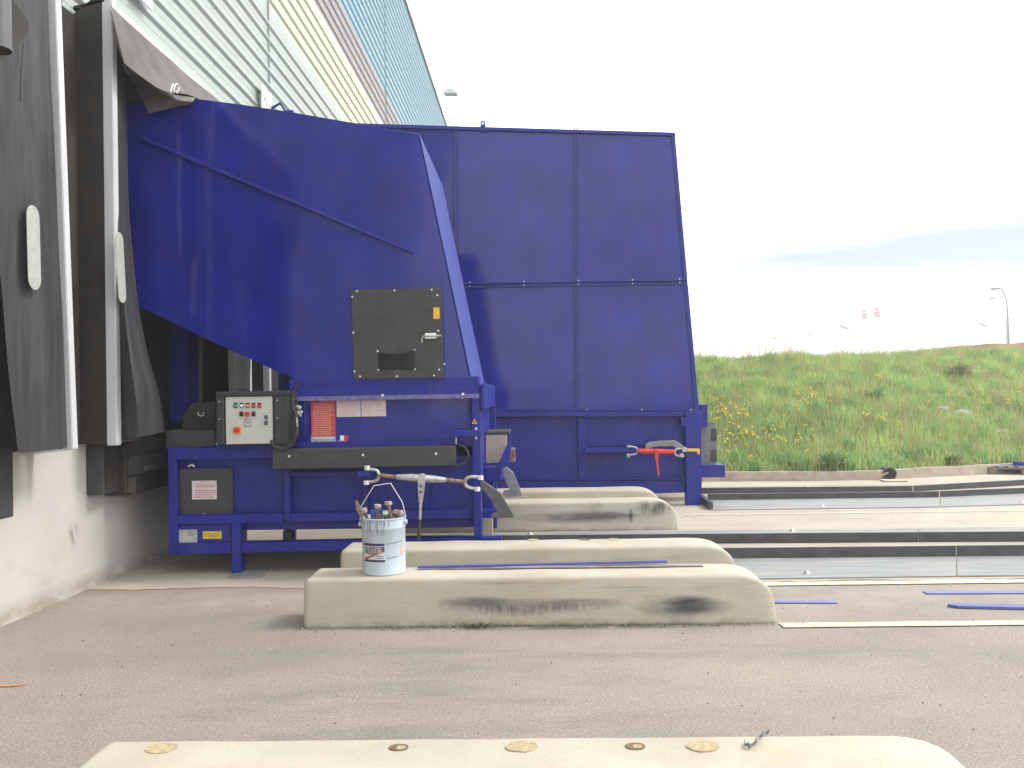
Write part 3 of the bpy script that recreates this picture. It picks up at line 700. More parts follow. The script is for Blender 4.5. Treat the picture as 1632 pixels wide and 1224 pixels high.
# number signs on the wall
def sign(Y0, Y1, z0, z1, label, num=None):
    s = thing('number_sign', (WX+0.1, (Y0+Y1)/2, z0), label, 'sign', 'white number signs above the docks')
    g = B(); box(g, WX+0.06, WX+0.075, Y0, Y1, z0, z1, 0.003); build('sign_plate', g, M_white, s)
    g = B(); box(g, WX+0.0, WX+0.058, Y0+0.1, Y0+0.13, z0+.1, z1-.1); box(g, WX+0.0, WX+0.058, Y1-0.13, Y1-0.1, z0+.1, z1-.1); build_split('sign_bracket', g, M_steel, s)
    if num: text(num, s, mat('grey_digits', (0.36, 0.34, 0.35), rough=0.6), Y0+0.07, Y1-0.04, z0+0.08, z1-0.13, 'X', WX+0.078, name='digits')
a = at(418, 133, X=WX+0.08); b = at(434, 153, X=WX+0.08)
sign(a.y, b.y, a.z-0.72, a.z, 'white number 26 sign above the far dock', '26')
a = at(229, 0, X=WX+0.08); b = at(244, 17, X=WX+0.08)
sign(a.y-0.12, b.y, b.z, b.z+0.72, 'white sign plate above the nearer compactor dock, only its corner showing')

# dock bumpers
def bumper(name, Y0, Y1, z0, z1, th, label):
    o = thing(name, (WX, (Y0+Y1)/2, z0), label, 'dock bumper', 'black rubber bumpers on the dock wall')
    g = B(); box(g, WX, WX+th, Y0, Y1, z0, z1, 0.008); build('rubber_block', g, M_black, o)
    return o
bumper('dock_bumper', 5.9, 6.33, at(4, 828, X=-3.70).z, at(4, 716, X=-3.70).z, 0.13, 'black rubber bumper at the left edge of the white wall')
o = bumper('dock_bumper', 7.62, 7.92, 0.80, 1.25, 0.15, 'tall black rubber bumper left of the blue machine base')
g = B(); box(g, WX+0.152, WX+0.162, 7.66, 7.88, 0.84, 1.2); build('wear_plate', g, M_fabric_d, o)
o = thing('dock_leveller', (WX, 8.7, 0.74), 'long dark dock leveller front running behind the blue machine', 'dock leveller')
g = B(); box(g, WX, WX+0.20, 7.93, 10.6, 0.76, 1.22, 0.01); build('front_beam', g, M_fabric_d, o)
g = B(); box(g, WX+0.201, WX+0.23, 7.95, 10.6, 0.93, 1.10, 0.006); build('lip_plate', g, M_black, o)
g = B(); box(g, WX+0.202, WX+0.26, 7.96, 8.0, 0.78, 0.92); box(g, WX+0.232, WX+0.262, 8.2, 8.42, 0.95, 1.0, .005); build_split('hinge_lug', g, mat('worn_lug', (0.06, 0.055, 0.05), rough=0.7), o)

# wall lamp at the roof edge
p = at(712, 147, X=WX+0.25)
o = thing('wall_lamp', tuple(p), 'pale floodlight bracketed off the far roof edge', 'floodlight')
g = B(); q0 = p + Vector((-0.1, 0, -0.05)); prism(g, [(q0.x, q0.z+0.02), (q0.x+0.12, q0.z+0.16), (q0.x+0.44, q0.z+0.13), (q0.x+0.58, q0.z-0.08), (q0.x, q0.z-0.06)], 'Y', p.y-0.22, p.y+0.22, 0.01); build('lamp_housing', g, mat('lamp_grey', (0.45, 0.47, 0.48)), o)
g = B(); tube(g, [(WX, p.y, p.z-0.05), (q0.x+0.05, p.y, p.z-0.05)], 0.03); build('lamp_bracket', g, M_steel, o)

# ------------------------------------------------------------------ nearer compactor
F = 8.2
c1 = thing('waste_compactor', (-2.0, 9.2, 0), 'nearer blue waste compactor with sloping hopper, control box and black hatch', 'waste compactor', 'blue waste compactors docked at the warehouse')
g = B(); fp(g, [(186, 168), (250, 160), (312, 157), (380, 166), (460, 178), (560, 195.5), (667, 213), (751, 612), (470, 605), (340, 545), (218, 487), (186, 473)], F, 2.05, 0.006)
hop = build('hopper', g, M_blue, c1)
g = B(); fp(g, [(225, 216), (658, 400), (658, 404), (225, 223)], F-0.035, 0.034, 0.002)
build('stiffening_rib', g, M_blue2, hop)
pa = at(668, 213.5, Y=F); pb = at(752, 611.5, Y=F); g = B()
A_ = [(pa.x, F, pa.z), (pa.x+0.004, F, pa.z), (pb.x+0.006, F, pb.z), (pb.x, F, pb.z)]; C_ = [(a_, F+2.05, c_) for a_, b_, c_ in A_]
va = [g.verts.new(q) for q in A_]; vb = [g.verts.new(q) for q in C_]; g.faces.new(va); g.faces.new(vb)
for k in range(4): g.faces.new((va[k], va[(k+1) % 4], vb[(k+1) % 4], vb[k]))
build('lit_end_skin', g, mat('blue_paint_lit_side', (0.045, 0.06, 0.26), rough=0.6, var=0.15, scale=3, bump=0.02, spec=0.3), hop)  # thin added skin; its lighter blue paints in the light from the right
g = B(); q = [az(432, 173, F+1.0), az(447, 164.5, F+1.0), az(454, 176, F+1.0)]; tube(g, [q[0], q[1]], 0.012, 6); tube(g, [q[1], q[2]], 0.012, 6); fb(g, 452, 175.5, 467, 181, F+0.9, 0.2)
build('lifting_eye', g, M_blue2, hop)
g = B(); fb(g, 443, 560, 470, 622, 8.7, 1.2); build('hopper_support', g, M_blue2, c1)
g = B(); fb(g, 268, 500, 299, 672, 9.0, 0.3); build('rear_column', g, M_blue2, c1)
# hatch
g = B(); fp(g, [(559.5, 461.5), (703, 459), (707.5, 602), (563.5, 604.5)], F-0.024, 0.022, 0.003); hat = build('access_hatch', g, M_black, c1)
g = B(); fp(g, [(703.5, 462), (705, 461), (710, 601), (707.8, 602)], F-0.02, 0.018); fp(g, [(563, 604.8), (708, 602.3), (708, 604), (563, 607)], F-0.02, 0.018); build('hatch_edge', g, M_blue2, hat)
g = B()
for a, b in ((569,464),(628.7,463),(688,462),(697,470.5),(561.5,473),(563,530),(698.7,527),(565,592),(574,600),(632.6,599.5),(691.6,598.5),(700,589),(602,559.6),(660.6,558),(603,589.5),(661.4,588.4),(708.5,580)): bolt(g, a, b, F-0.024, 0.0085, 0.007)
build_split('hatch_screw', g, M_screw, hat)
rows = []
for j, v_ in enumerate(np.linspace(0, 1, 7)):
    rows.append([az(603+58*u, 561+28*v_ + 5*(1-v_)*math.sin(math.pi*u*1.3)*0.8, F-0.03) + Vector((0, -0.02*math.sin(math.pi*u)*(1-v_) - 0.006*math.sin(9*u), 0)) for u in np.linspace(0, 1, 13)])
g = B(); sheet(g, rows, 0.003); build('document_pouch', g, M_blackp, hat, smooth=True)
g = B(); fb(g, 690.5, 490, 700.5, 508, F-0.032, 0.008, 0.001); build('yellow_tag', g, M_yel, hat)
g = B(); fb(g, 677, 531, 695, 534.3, F-0.045, 0.02, .002); fb(g, 677, 536.3, 695, 539.5, F-0.045, 0.02, .002); fb(g, 678, 534.5, 694, 536.2, F-0.04, 0.014, .001); build('latch_body', g, M_screw, hat)
g = B(); tube(g, [az(703, 535, F-.06), az(680, 535.2, F-.06), az(674.5, 536, F-.06), az(672.5, 539, F-.06), az(672.5, 546, F-.06)], 0.008, 8); build('latch_bolt', g, M_steel, hat, smooth=True)
# mid body
g = B(); fb(g, 470, 633, 756, 712, F+0.03, 1.95, 0.004); build('press_body', g, M_blue, c1)
g = B(); fb(g, 460, 605, 762, 620, F-0.006, 0.25, 0.003); fb(g, 461, 620, 764, 632, F-0.05, 0.075, 0.004); build('upper_flange', g, M_blue2, c1)
g = B(); fb(g, 461, 632.5, 764, 634.2, F-0.056, 0.03, 0); build('flange_edge', g, mat('worn_blue_edge', (0.12, 0.12, 0.30), rough=0.4, var=0.4, scale=20), c1)
g = B(); fb(g, 466, 705, 728, 712, F-0.03, 0.055, 0.003); build('lower_flange', g, M_blue2, c1)
g = B()
for a, b in ((471, 634), (610, 632), (738, 630)):
    bolt(g, a, b-2, F-0.05, 0.012, 0.016); bolt(g, a, b+4, F+0.03, 0.008, 0.07)
build_split('flange_bolt', g, M_screw, c1)
g = B(); fp(g, [(434, 717), (725, 711), (725.5, 742), (434.5, 748)], F-0.20, 0.19, 0.004); build('cable_cover', g, M_black, c1)
g = B()
for a, b in ((461, 727), (578.5, 725), (695, 723)): bolt(g, a, b, F-0.2, 0.011, 0.008)
build_split('cover_screw', g, M_screw, c1)
# chassis
g = B(); fb(g, 283, 733, 756, 840, F+0.10, 1.8, 0.003); build('side_panel', g, M_blue2, c1)
g = B()
fb(g, 267, 714, 458, 731, F-0.02, 0.12, 0.008)
fb(g, 267, 731.5, 283, 884, F-0.02, 0.12, 0.008)
fb(g, 451, 748, 463, 829, F-0.01, 0.11, 0.005)
fp(g, [(283.5, 821), (450.5, 818.5), (450.5, 833), (283.5, 836)], F-0.015, 0.11, 0.004)
fp(g, [(463.5, 818), (751, 812), (751, 826), (463.5, 832.5)], F-0.008, 0.10, 0.004)
fp(g, [(463.5, 752.5), (586, 751), (586, 757.5), (463.5, 759)], F-0.008, 0.10, 0.003)
fp(g, [(283.5, 866), (368, 865), (368, 881.5), (283.5, 884)], F-0.018, 0.11, 0.004)
fp(g, [(384.5, 865), (800, 856), (800, 872), (384.5, 881.5)], F-0.018, 0.11, 0.004)
fb(g, 578.5, 770, 586, 815, F+0.03, 0.06, 0.003); fb(g, 676, 768, 683, 813, F+0.04, 0.05, 0.003)
build('chassis_frame', g, M_blue2, c1)
g = B(); fb(g, 283.8, 836.5, 368, 865, F+0.02, 0.05, 0.002); build('lower_panel', g, M_blue2, c1)
g = B(); fb(g, 345, 707.5, 470, 714, F-0.03, 0.3, 0.004); build('cabinet_shelf', g, M_blue2, c1)
g = B(); fb(g, 368.3, 834, 384, 914, F-0.022, 0.12, 0.005); build('leg', g, M_blue2, c1)
g = B(); fb(g, 450.5, 846, 462, 867, F+0.25, 0.10, 0.003); build('leg', g, M_blackp, c1)
a = at(362, 921, Z=0.01); b = at(428, 911, Z=0.01)
g = B(); box(g, a.x, b.x, a.y, b.y+0.15, 0.005, 0.018, 0.002); build('foot_plate', g, M_rail, c1)
g = B(); box(g, -3.34, -0.6, 10.05, 10.17, 0.18, 0.30, 0.004); box(g, -3.34, -0.6, 8.9, 9.0, 0.30, 0.40); build('rear_frame', g, M_blue2, c1)
for x in (-3.36, -2.80, -0.62):
    g = B(); box(g, x, x+0.08, 10.06, 10.16, 0.0, 0.18); build('leg', g, M_blue2, c1)
# black hatch bottom left
g = B(); fb(g, 285, 747, 371, 820, F+0.055, 0.04, 0.003); ph = build('pump_hatch', g, M_black, c1)
g = B(); [dome(g, az(a, b, F+0.068), 0.011, (0, -1, 0), h=0.006, seg=8, rings=2) for a, b in ((301, 743), (304, 741), (307, 741), (309, 743))]; build_split('vent_screw', g, M_screw, c1)
g = B(); bolt(g, 325.5, 819.5, F+0.055, 0.010, 0.01); build('hatch_screw', g, M_screw, ph)
def sticker(parent, x0, y0, x1, y1, Y, m, name, lines=(), m2=None, title=None, mt=None, title_box=None):
    g = B(); fb(g, x0, y0, x1, y1, Y-0.003, 0.0028, 0); s = build(name, g, m, parent)
    if lines:
        g = B(); mm = 0.5
        for (u0, u1, v_, h) in lines:      # broken into word-length dashes
            u = u0
            while u < u1 - 0.02:
                wd = min(random.uniform(0.03, 0.11), u1-u); fb(g, x0+(x1-x0)*u, y0+(y1-y0)*v_, x0+(x1-x0)*(u+wd), y0+(y1-y0)*(v_+h), Y-0.005, 0.0018, 0); u += wd + 0.02
        build('small_print', g, m2, s)
    if title:
        tb = title_box; ftext(title, s, mt, x0+(x1-x0)*tb[0], y0+(y1-y0)*tb[1], x0+(x1-x0)*tb[2], y0+(y1-y0)*tb[3], Y-0.0055)
    return s
LN = lambda n_, a, b, v0, v1, h: [(a + random.uniform(0, .06), b - random.uniform(0, .18), v0 + (v1-v0)*i/(n_-1), h) for i in range(n_)]
sticker(ph, 305.8, 766.5, 345.5, 795.5, F+0.055, M_whst, 'warning_sticker', LN(2, .12, .95, .20, .30, .045) + LN(4, .10, .98, .50, .86, .045), M_inkr, 'ATTENTION', M_inkr, (.28, .05, .72, .13))
sticker(c1, 285, 844.5, 314.5, 864.5, F+0.02, mat('silver_plate', (0.42, 0.43, 0.41), rough=0.4, metal=0.3), 'rating_plate', LN(4, .45, .9, .1, .4, .04), M_ink, 'CE', M_ink, (.10, .08, .26, .22))
yp = sticker(c1, 323.3, 847, 353, 858.5, F+0.02, mat('yellow_plate', (0.72, 0.50, 0.04), rough=0.45), 'number_plate')
ftext('P3605', yp, mat('brown_ink', (0.22, 0.15, 0.02)), 326, 849.5, 350.5, 856.5, F+0.015)
PF = F+0.03
rs = sticker(c1, 495.5, 636.5, 535, 695.5, PF, M_redst, 'red_notice', LN(18, .05, .97, .12, .95, .02), M_inkp, 'CONSIGNES', M_inkp, (.30, .03, .68, .075))
ws = sticker(c1, 536.3, 635.5, 574.8, 664, PF, M_whst, 'instruction_sticker', LN(9, .08, .95, .22, .90, .03), M_inkp, 'EN CAS DE PANNE', M_inkr, (.15, .05, .85, .13))
ws2 = sticker(c1, 576, 635, 615, 663, PF, M_whst, 'safety_sticker', [(.1, .45, .62, .03), (.1, .45, .7, .03), (.1, .48, .78, .03), (.56, .95, .60, .03), (.52, .95, .68, .03), (.1, .9, .86, .03), (.15, .45, .5, .03), (.12, .2, .33, .15), (.3, .42, .35, .1), (.62, .8, .26, .16)], M_inkp, 'ATTENTION DANGER', M_inkr, (.08, .05, .92, .12))
g = B(); fb(g, 575.2, 634.3, 615.8, 663.7, PF-0.0005, 0.0003, 0); build('red_border', g, M_inkr, c1)
ms_ = sticker(c1, 496, 696.5, 534.5, 705, PF, mat('white_strip', (0.62, 0.64, 0.68)), 'patent_sticker')
ftext('Matériel breveté', ms_, mat('navy_ink', (0.02, 0.03, 0.14)), 497, 698, 533.5, 703, PF-0.0045)
sticker(c1, 542, 694, 548.3, 702, PF, M_wl, 'flag_sticker'); sticker(c1, 548.4, 694, 555, 702, PF, M_red, 'flag_sticker'); sticker(c1, 537, 702.5, 552, 703.4, PF, M_inkp, 'flag_caption')
g = B(); q = [az(757, 667, F-0.0), az(761.5, 675, F-.0), az(752.5, 675, F-.0)]
prism(g, [(v_.x, v_.z) for v_ in q], 'Y', F-0.064, F-0.061); wt = build('warning_triangle', g, M_yel, c1)
g = B(); q = [az(757, 670, F), az(759, 673.6, F), az(755, 673.6, F)]; prism(g, [(v_.x, v_.z) for v_ in q], 'Y', F-0.066, F-0.0642); build('pictogram', g, M_ink, wt)

# end frame on the container side
g = B(); fb(g, 751.5, 634.5, 768, 857, F-0.06, 0.12, 0.004)
fb(g, 745, 634.5, 750.8, 690, F-0.02, 0.04, 0.003)
build('end_post', g, M_blue2, c1)
xr = at(768, 640, Y=F-0.06).x
zt = at(766, 611, Y=F).z; zm = at(766, 652, Y=F).z; z0 = at(766, 857, Y=F).z
g = B(); box(g, xr, xr+0.03, F-0.07, 10.25, zm, zt, 0.004); build('end_plate', g, M_blue2, c1)
g = B(); box(g, xr-0.05, xr+0.03, 10.13, 10.25, 0.10, zm-0.002, 0.004); build('end_post', g, M_blue2, c1)
g = B(); box(g, xr-0.10, xr-0.03, F+0.15, 10.1, zm-0.75, zm, 0.003); build('ram_plate', g, M_blue2, c1)
g = B(); box(g, xr-0.02, xr+0.22, 9.0, 9.6, 1.20, 1.235, 0.005); build('rubber_lip', g, M_black, c1)
M_beige = mat('primer_beige', (0.38, 0.33, 0.27), rough=0.7, var=0.15, scale=6)
g = B(); box(g, xr-0.02, xr+0.19, 9.0, 9.08, 0.92, 1.198, 0.003); build('guide_plate', g, M_beige, c1)
g = B(); prism(g, [(xr+0.09, 0.88), (xr+0.22, 0.90), (xr+0.24, 1.16), (xr+0.21, 1.14)], 'Y', 8.8, 8.9, 0.003); build('guide_wing', g, M_blue2, c1)
g = B(); box(g, xr+0.20, xr+0.27, 9.05, 9.2, 0.92, 1.06, 0.003); build('wear_block', g, M_rust, c1)
g = B(); fb(g, 770, 742, 801, 768, 8.9, 0.25, 0.02); build('lock_block', g, M_blue2, c1)
g = B(); fb(g, 768, 770, 787, 812, 9.0, 0.2, 0.01); build('lock_block', g, M_blue2, c1)
g = B(); fb(g, 769, 813, 800, 826, 8.75, 0.15, 0.004); build('lower_bracket', g, M_blue2, c1)
g = B(); fb(g, 769, 826.5, 785.5, 860, 9.2, 0.1, 0.003); build('pale_post', g, M_beige, c1)
g = B(); fb(g, 719, 686, 767, 696, F-0.14, 0.07, 0.004); build('door_bolt_bar', g, M_blue2, c1)
g = B(); bolt(g, 759, 683, F-0.06, 0.012, 0.01); bolt(g, 759, 698, F-0.06, 0.012, 0.01); tube(g, [az(727, 697, F-.1), az(727, 707, F-.1)], 0.006); build_split('post_bolt', g, M_screw, c1)
g = B(); tube(g, smoothpath([az(726, 708, F-.1), az(738, 711, F-.1), az(746, 722, F-.1), az(742, 735, F-.1), az(727, 742, F-.1)], 6), 0.012, 8); build('cable_loop', g, M_blackp, c1, smooth=True)

# hook plates
g = B(); fp(g, [(765, 762.5), (797, 785), (820, 823), (817, 825), (783, 825.5), (783, 819), (794, 816.5), (784, 797), (766, 777)], F-0.29, 0.035, 0.003); build('hook_plate', g, M_plate, c1)
g = B(); fp(g, [(799, 738), (818, 753), (824, 767), (832, 788), (829, 791), (806, 793), (801, 787), (803, 782), (813, 781), (803, 762)], 10.35, 0.05, 0.003); build('hook_plate', g, M_plate_l, c1)

def clevis(bm, a, b, half, r, Yc):
    """U shackle from throat a (rod side) opening to b"""
    a = Vector(a); b = Vector(b); d = (b-a).normalized(); s = Vector((-d.z, 0, d.x))
    L = (b-a).length
    pts = [b + s*half, a + d*L*0.45 + s*half, a + d*L*0.12 + s*half*0.7, a, a + d*L*0.12 - s*half*0.7, a + d*L*0.45 - s*half, b - s*half]
    tube(bm, smoothpath(pts, 4), r, 8)
def nut(bm, c, d, r, h): c = Vector(c); cyl(bm, c - Vector(d)*h/2, c + Vector(d)*h/2, r, seg=6)
# galvanised ratchet turnbuckle
T = F-0.30
g = B(); tb0 = az(604, 757.5, T); clevis(g, tb0, az(584, 758, T), 0.052, 0.014, T); tb = build('turnbuckle', g, M_steel, c1, smooth=True)
g = B(); cl_b = az(741, 768, T); clevis(g, cl_b, az(766, 770, T), 0.050, 0.015, T); build('clevis', g, M_steel, tb, smooth=True)
g = B()
for a, b in ((585, 745.5), (584, 769), (766, 761), (761, 779)): nut(g, az(a, b, T)+Vector((0, -0.02 if a > 700 else 0, 0)), (0, 0, 1), 0.026, 0.036)
build_split('clevis_nut', g, M_screw, tb)
g = B(); cyl(g, az(603, 757.5, T), az(635, 760.5, T), 0.017, seg=10); cyl(g, az(708, 764.5, T), az(742, 768, T), 0.017, seg=10); build_split('threaded_rod', g, M_rust, tb, smooth=True)
g = B(); tube(g, [az(632, 760, T), az(641, 760.7, T), az(655, 761, T), az(666, 762, T), az(690, 763.5, T), az(702, 764.5, T), az(711, 765, T)], lambda t: 0.022+0.013*math.sin(math.pi*min(1, t*1.02)), 12); build('turnbuckle_body', g, M_steel, tb, smooth=True)
g = B(); a = az(673, 762.5, T); cyl(g, a+Vector((-0.006, 0, 0))-Vector((0.014, 0, 0)), a+Vector((0.02, 0, 0)), 0.044, seg=20)
fp(g, [(667, 756), (678, 757), (677, 775), (673.5, 800), (667, 800), (666, 775)], T-0.045, 0.02, 0.003)
build('ratchet_head', g, M_steel, tb)
g = B(); dome(g, az(671, 775, T-0.045), 0.010, seg=8, rings=2); dome(g, az(670.5, 784, T-0.045), 0.012, seg=8, rings=2); build('ratchet_pawl', g, M_ink, tb)
g = B(); tube(g, [az(670.5, 798, T-.03), az(669, 829, T-.03)], 0.014, 10); build('handle_rod', g, M_steel, tb, smooth=True)
g = B(); tube(g, [az(669, 828, T-.03), az(667, 860, T-.03)], 0.0155, 10); build('handle_grip', g, M_blackp, tb, smooth=True)
g = B(); fb(g, 570, 752, 590, 760, T-0.01, 0.25, 0.003); build('anchor_lug', g, M_blue2, c1)

# control cabinet
K = F-0.16
g = B()
fb(g, 343, 624.5, 461, 631, K-0.04, 0.30, 0.01); fb(g, 343, 631.2, 357, 709, K-0.04, 0.30, 0.01); fb(g, 436, 631.2, 461, 709, K-0.04, 0.30, 0.01)
fb(g, 357.2, 631.4, 435.8, 708, K+0.02, 0.24, 0); fb(g, 461.2, 628, 470, 700, K+0.02, 0.2, 0.004)
cab = build('control_cabinet', g, M_blackp, c1)
g = B(); fb(g, 359, 631.7, 435, 707, K-0.02, 0.035, 0.004); dr = build('cabinet_door', g, M_cab, cab)
KD = K-0.021
for (x, m) in ((375.3, M_grn), (385, M_wl), (394.6, M_or), (404, M_rl), (413.4, M_rl)):
    g = B(); fb(g, x-3, 642, x+3, 650, KD-0.006, 0.0055, 0.001); lb = build('lamp_bezel', g, M_blackp, dr)
    g = B(); dome(g, az(x, 646.8, KD-0.007), 0.0155, h=0.012); build('indicator_lamp', g, m, lb, smooth=True)
for x in (384.6, 404):
    g = B(); fb(g, x-3, 656, x+3, 663.5, KD-0.006, 0.0055, 0.001); sb = build('selector_switch', g, M_blackp, dr)
    g = B(); p = az(x-1, 660, KD-0.02); cyl(g, p, p+Vector((0, 0.014, 0)), 0.012, seg=12); build('switch_knob', g, M_fabric_d, sb)
g = B(); p = az(393.3, 660.3, KD-0.03); cyl(g, p, p+Vector((0, 0.01, 0)), 0.024, seg=16); cyl(g, p+Vector((0, 0.01, 0)), p+Vector((0, 0.03, 0)), 0.014, seg=12); build('emergency_button', g, M_rl, dr)
g = B(); fb(g, 389.3, 669, 400, 679.5, KD-0.004, 0.0035, 0); dp = build('meter_frame', g, M_ink, dr)
g = B(); fb(g, 390.1, 669.9, 399.3, 678.7, KD-0.006, 0.0018, 0); build('meter_face', g, M_cab, dp)
g = B(); fb(g, 392, 673, 397.6, 674, KD-0.0075, 0.0012, 0); build('meter_mark', g, M_ink, dp)
g = B(); fb(g, 371.5, 680, 384, 691.8, KD-0.006, 0.0055, 0.001); sw = build('main_switch', g, M_yel, dr)
g = B(); p = az(377, 685.5, KD-0.03); cyl(g, p, p+Vector((0, 0.024, 0)), 0.026, seg=16); box(g, p.x-0.028, p.x+0.028, p.y-0.01, p.y, p.z-0.007, p.z+0.007, .002); build('switch_knob', g, M_rl, sw)
g = B(); fb(g, 421, 661.5, 426.3, 677.3, KD-0.012, 0.0115, 0.004); hl = build('door_lock', g, M_plate, dr)
g = B(); dome(g, az(422.8, 669.5, KD-0.012), 0.009, seg=8, rings=2); build('lock_barrel', g, M_screw, hl)
g = B()
for a, b in ((442, 638), (442, 666), (349.5, 640), (350, 668), (345, 708)): bolt(g, a, b, K-0.04, 0.006, 0.004)
build_split('cabinet_screw', g, M_screw, cab)
g = B()
CP = [(434, 703), (437, 711), (447, 715), (458, 712), (466, 705), (471.5, 693), (473.5, 680), (473, 668), (470, 655), (466.5, 645), (467, 630), (471, 618), (480, 607)]
tube(g, smoothpath([az(a, b, K-0.07) for a, b in CP], 5), 0.012, 8)
tube(g, smoothpath([az(a-1.5, b-2.0, K-0.045) for a, b in CP[:9]], 5), 0.014, 8); tube(g, smoothpath([az(a+1, b+2.5, K-0.05) for a, b in CP[:8]], 5), 0.012, 8)
build('cable_bundle', g, M_blackp, c1, smooth=True)
g = B(); [bmesh.ops.create_icosphere(g, subdivisions=2, radius=rr, matrix=Matrix.Translation(az(a, b, K-0.05))) for a, b, rr in ((477, 650, 0.022), (476, 658, 0.024), (480, 657, 0.017), (474, 648, 0.016), (478.5, 662, 0.015))]; tube(g, [az(472.5, 665, K-.08), az(474, 680, K-.08)], 0.008); build('cable_gland', g, mat('grey_gland', (0.33, 0.34, 0.36), rough=0.5, metal=0.4, var=.4, scale=60), c1)
# motor housing left of the cabinet
g = B(); fp(g, [(291, 664), (303, 643), (342, 640), (342, 684), (290, 685)], F+0.25, 0.5, 0.01); mh = build('motor_housing', g, M_fabric_d, c1)
g = B(); tube(g, smoothpath([az(315.5, 657, F+.24), az(316, 661, F+.22), az(320, 663, F+.22), az(324, 661, F+.22), az(324.5, 657, F+.24)], 4), 0.005, 6); build('housing_clip', g, M_screw, mh)
g = B(); fp(g, [(264, 686), (342, 685), (342, 713), (264, 715)], F+0.05, 0.7, 0.008); build('hydraulic_tank', g, M_black, c1)
g = B(); fp(g, [(376, 622), (380, 619.5), (388, 619), (392, 623.5)], K+0.1, 0.1, 0.003); build('warning_beacon', g, M_blackp, cab)

# ------------------------------------------------------------------ far compactor
G = 12.8
c2 = thing('waste_compactor', (-0.5, 13.9, 0), 'taller far blue waste compactor with panelled hopper and red ratchet strap', 'waste compactor', 'blue waste compactors docked at the warehouse')
g = B(); fp(g, [(470, 194.5), (1075, 212), (1113.5, 655), (470, 655)], G, 2.2, 0.008); h2 = build('hopper', g, M_blue, c2)
g = B(); fp(g, [(470, 193.5), (1076, 211), (1076.5, 216), (470, 199)], G-0.04, 0.038, 0.002); build('top_lip', g, M_blue2, h2)
g = B(); fp(g, [(1070, 217), (1076, 217), (1095.5, 444), (1089, 444)], G-0.02, 0.018, 0.002); fp(g, [(1089.5, 455), (1096.5, 455), (1114, 652), (1107, 652)], G-0.02, 0.018, 0.002); build('edge_flange', g, M_blue2, h2)
for (xa, xb, wd) in ((721.5, 723, 8), (914.5, 916.5, 6.5)):
    for (ya, yb) in ((201, 446), (456, 650)):
        t0 = (ya-201)/450; t1 = (yb-201)/450; xA = xa+(xb-xa)*t0; xB = xa+(xb-xa)*t1
        g = B(); fp(g, [(xA, ya+3), (xA+1.6, ya+3), (xB+1.6, yb), (xB, yb)], G-0.035, 0.033, 0.0); fp(g, [(xA+wd-1.6, ya+3), (xA+wd, ya+3), (xB+wd, yb), (xB+wd-1.6, yb)], G-0.02, 0.018, 0.0); build('panel_seam', g, M_blue2, h2)
g = B(); fp(g, [(560, 453), (1094.5, 445), (1094.5, 447.3), (560, 455.5)], G-0.05, 0.048, 0.002); fp(g, [(560, 458), (1096, 450), (1096, 454), (560, 462)], G-0.02, 0.018, 0.002); build('horizontal_flange', g, M_blue2, h2)
g = B()
for a, b in ((749, 452), (835, 450.5), (922, 449), (1008, 448), (1083, 446.5)): bolt(g, a, b-2, G-0.05, 0.009, 0.014); bolt(g, a, b+4, G-0.02, 0.007, 0.03)
build_split('flange_bolt', g, M_screw, h2)
g = B(); pts = [(765.5, 208), (765.5, 197), (767, 193.5), (769.5, 192.3), (772, 193.5), (773.8, 197), (773.8, 208)]; q = [az(a, b, G-0.02) for a, b in pts]
outer = [(v_.x, v_.z) for v_ in q]; cc = az(769.6, 197, G-0.02); hole = [(cc.x+0.018*math.cos(t), cc.z+0.018*math.sin(t)) for t in [-math.pi/2 + 2*math.pi*i/16 for i in range(17)]]
ring_o = [(cc.x+0.037*math.cos(t), cc.z+0.037*math.sin(t)) for t in [-math.pi/2 + 2*math.pi*i/16 for i in range(17)]]
for i in range(16): prism(g, [hole[i], ring_o[i], ring_o[i+1], hole[i+1]], 'Y', G-0.045, G-0.02)
box(g, cc.x-0.037, cc.x+0.037, G-0.046, G-0.019, cc.z-0.12, cc.z-0.03); build('lifting_lug', g, M_blue2, h2)
g = B(); fp(g, [(560, 655), (1093, 655.3), (1093, 663.5), (560, 665)], G-0.05, 0.06, 0.004); build('lower_flange', g, M_blue2, c2)
g = B(); fp(g, [(560, 652), (1116, 652), (1116, 654.6), (560, 654.6)], G-0.06, 0.07, 0.002); build('flange_edge', g, M_blue2, c2)
g = B()
for a in (935, 1023, 1101): bolt(g, a, 653, G-0.06, 0.009, 0.016)
build_split('flange_bolt', g, M_screw, c2)
g = B(); fb(g, 470, 665.3, 1092, 766, G+0.08, 2.0, 0.004); build('press_body', g, M_blue2, c2)
g = B()
fb(g, 921, 665.5, 937, 762, G+0.02, 0.06, 0.003); fb(g, 779, 665.5, 799, 762, G+0.02, 0.06, 0.003)
fp(g, [(560, 762.5), (1092, 761.5), (1092, 764.5), (560, 765.5)], G+0.0, 0.09, 0.002)
fb(g, 937.3, 705.5, 1091, 708.5, G+0.05, 0.03, 0.002)
fp(g, [(560, 766), (1092, 765), (1092, 785), (1040, 786.5), (560, 786)], G+0.03, 0.08, 0.003)
build('chassis_frame', g, M_blue2, c2)
g = B(); fp(g, [(1092.3, 655), (1117.5, 655), (1118.5, 770), (1117.5, 805), (1094, 806)], G-0.08, 0.16, 0.005); build('end_post', g, M_blue2, c2)
g = B(); box(g, 2.16, 2.27, 14.8, 15.0, 0.02, 1.3, 0.005); build('end_post', g, M_blue2, c2)
g = B(); [box(g, x, x+0.1, 14.8, 14.9, 0, 0.32) for x in (-3, -1, 0.8)]; [box(g, x, x+0.1, G+0.05, G+0.15, 0, 0.36) for x in (-3, -1.2)]; build('leg', g, M_blue2, c2)
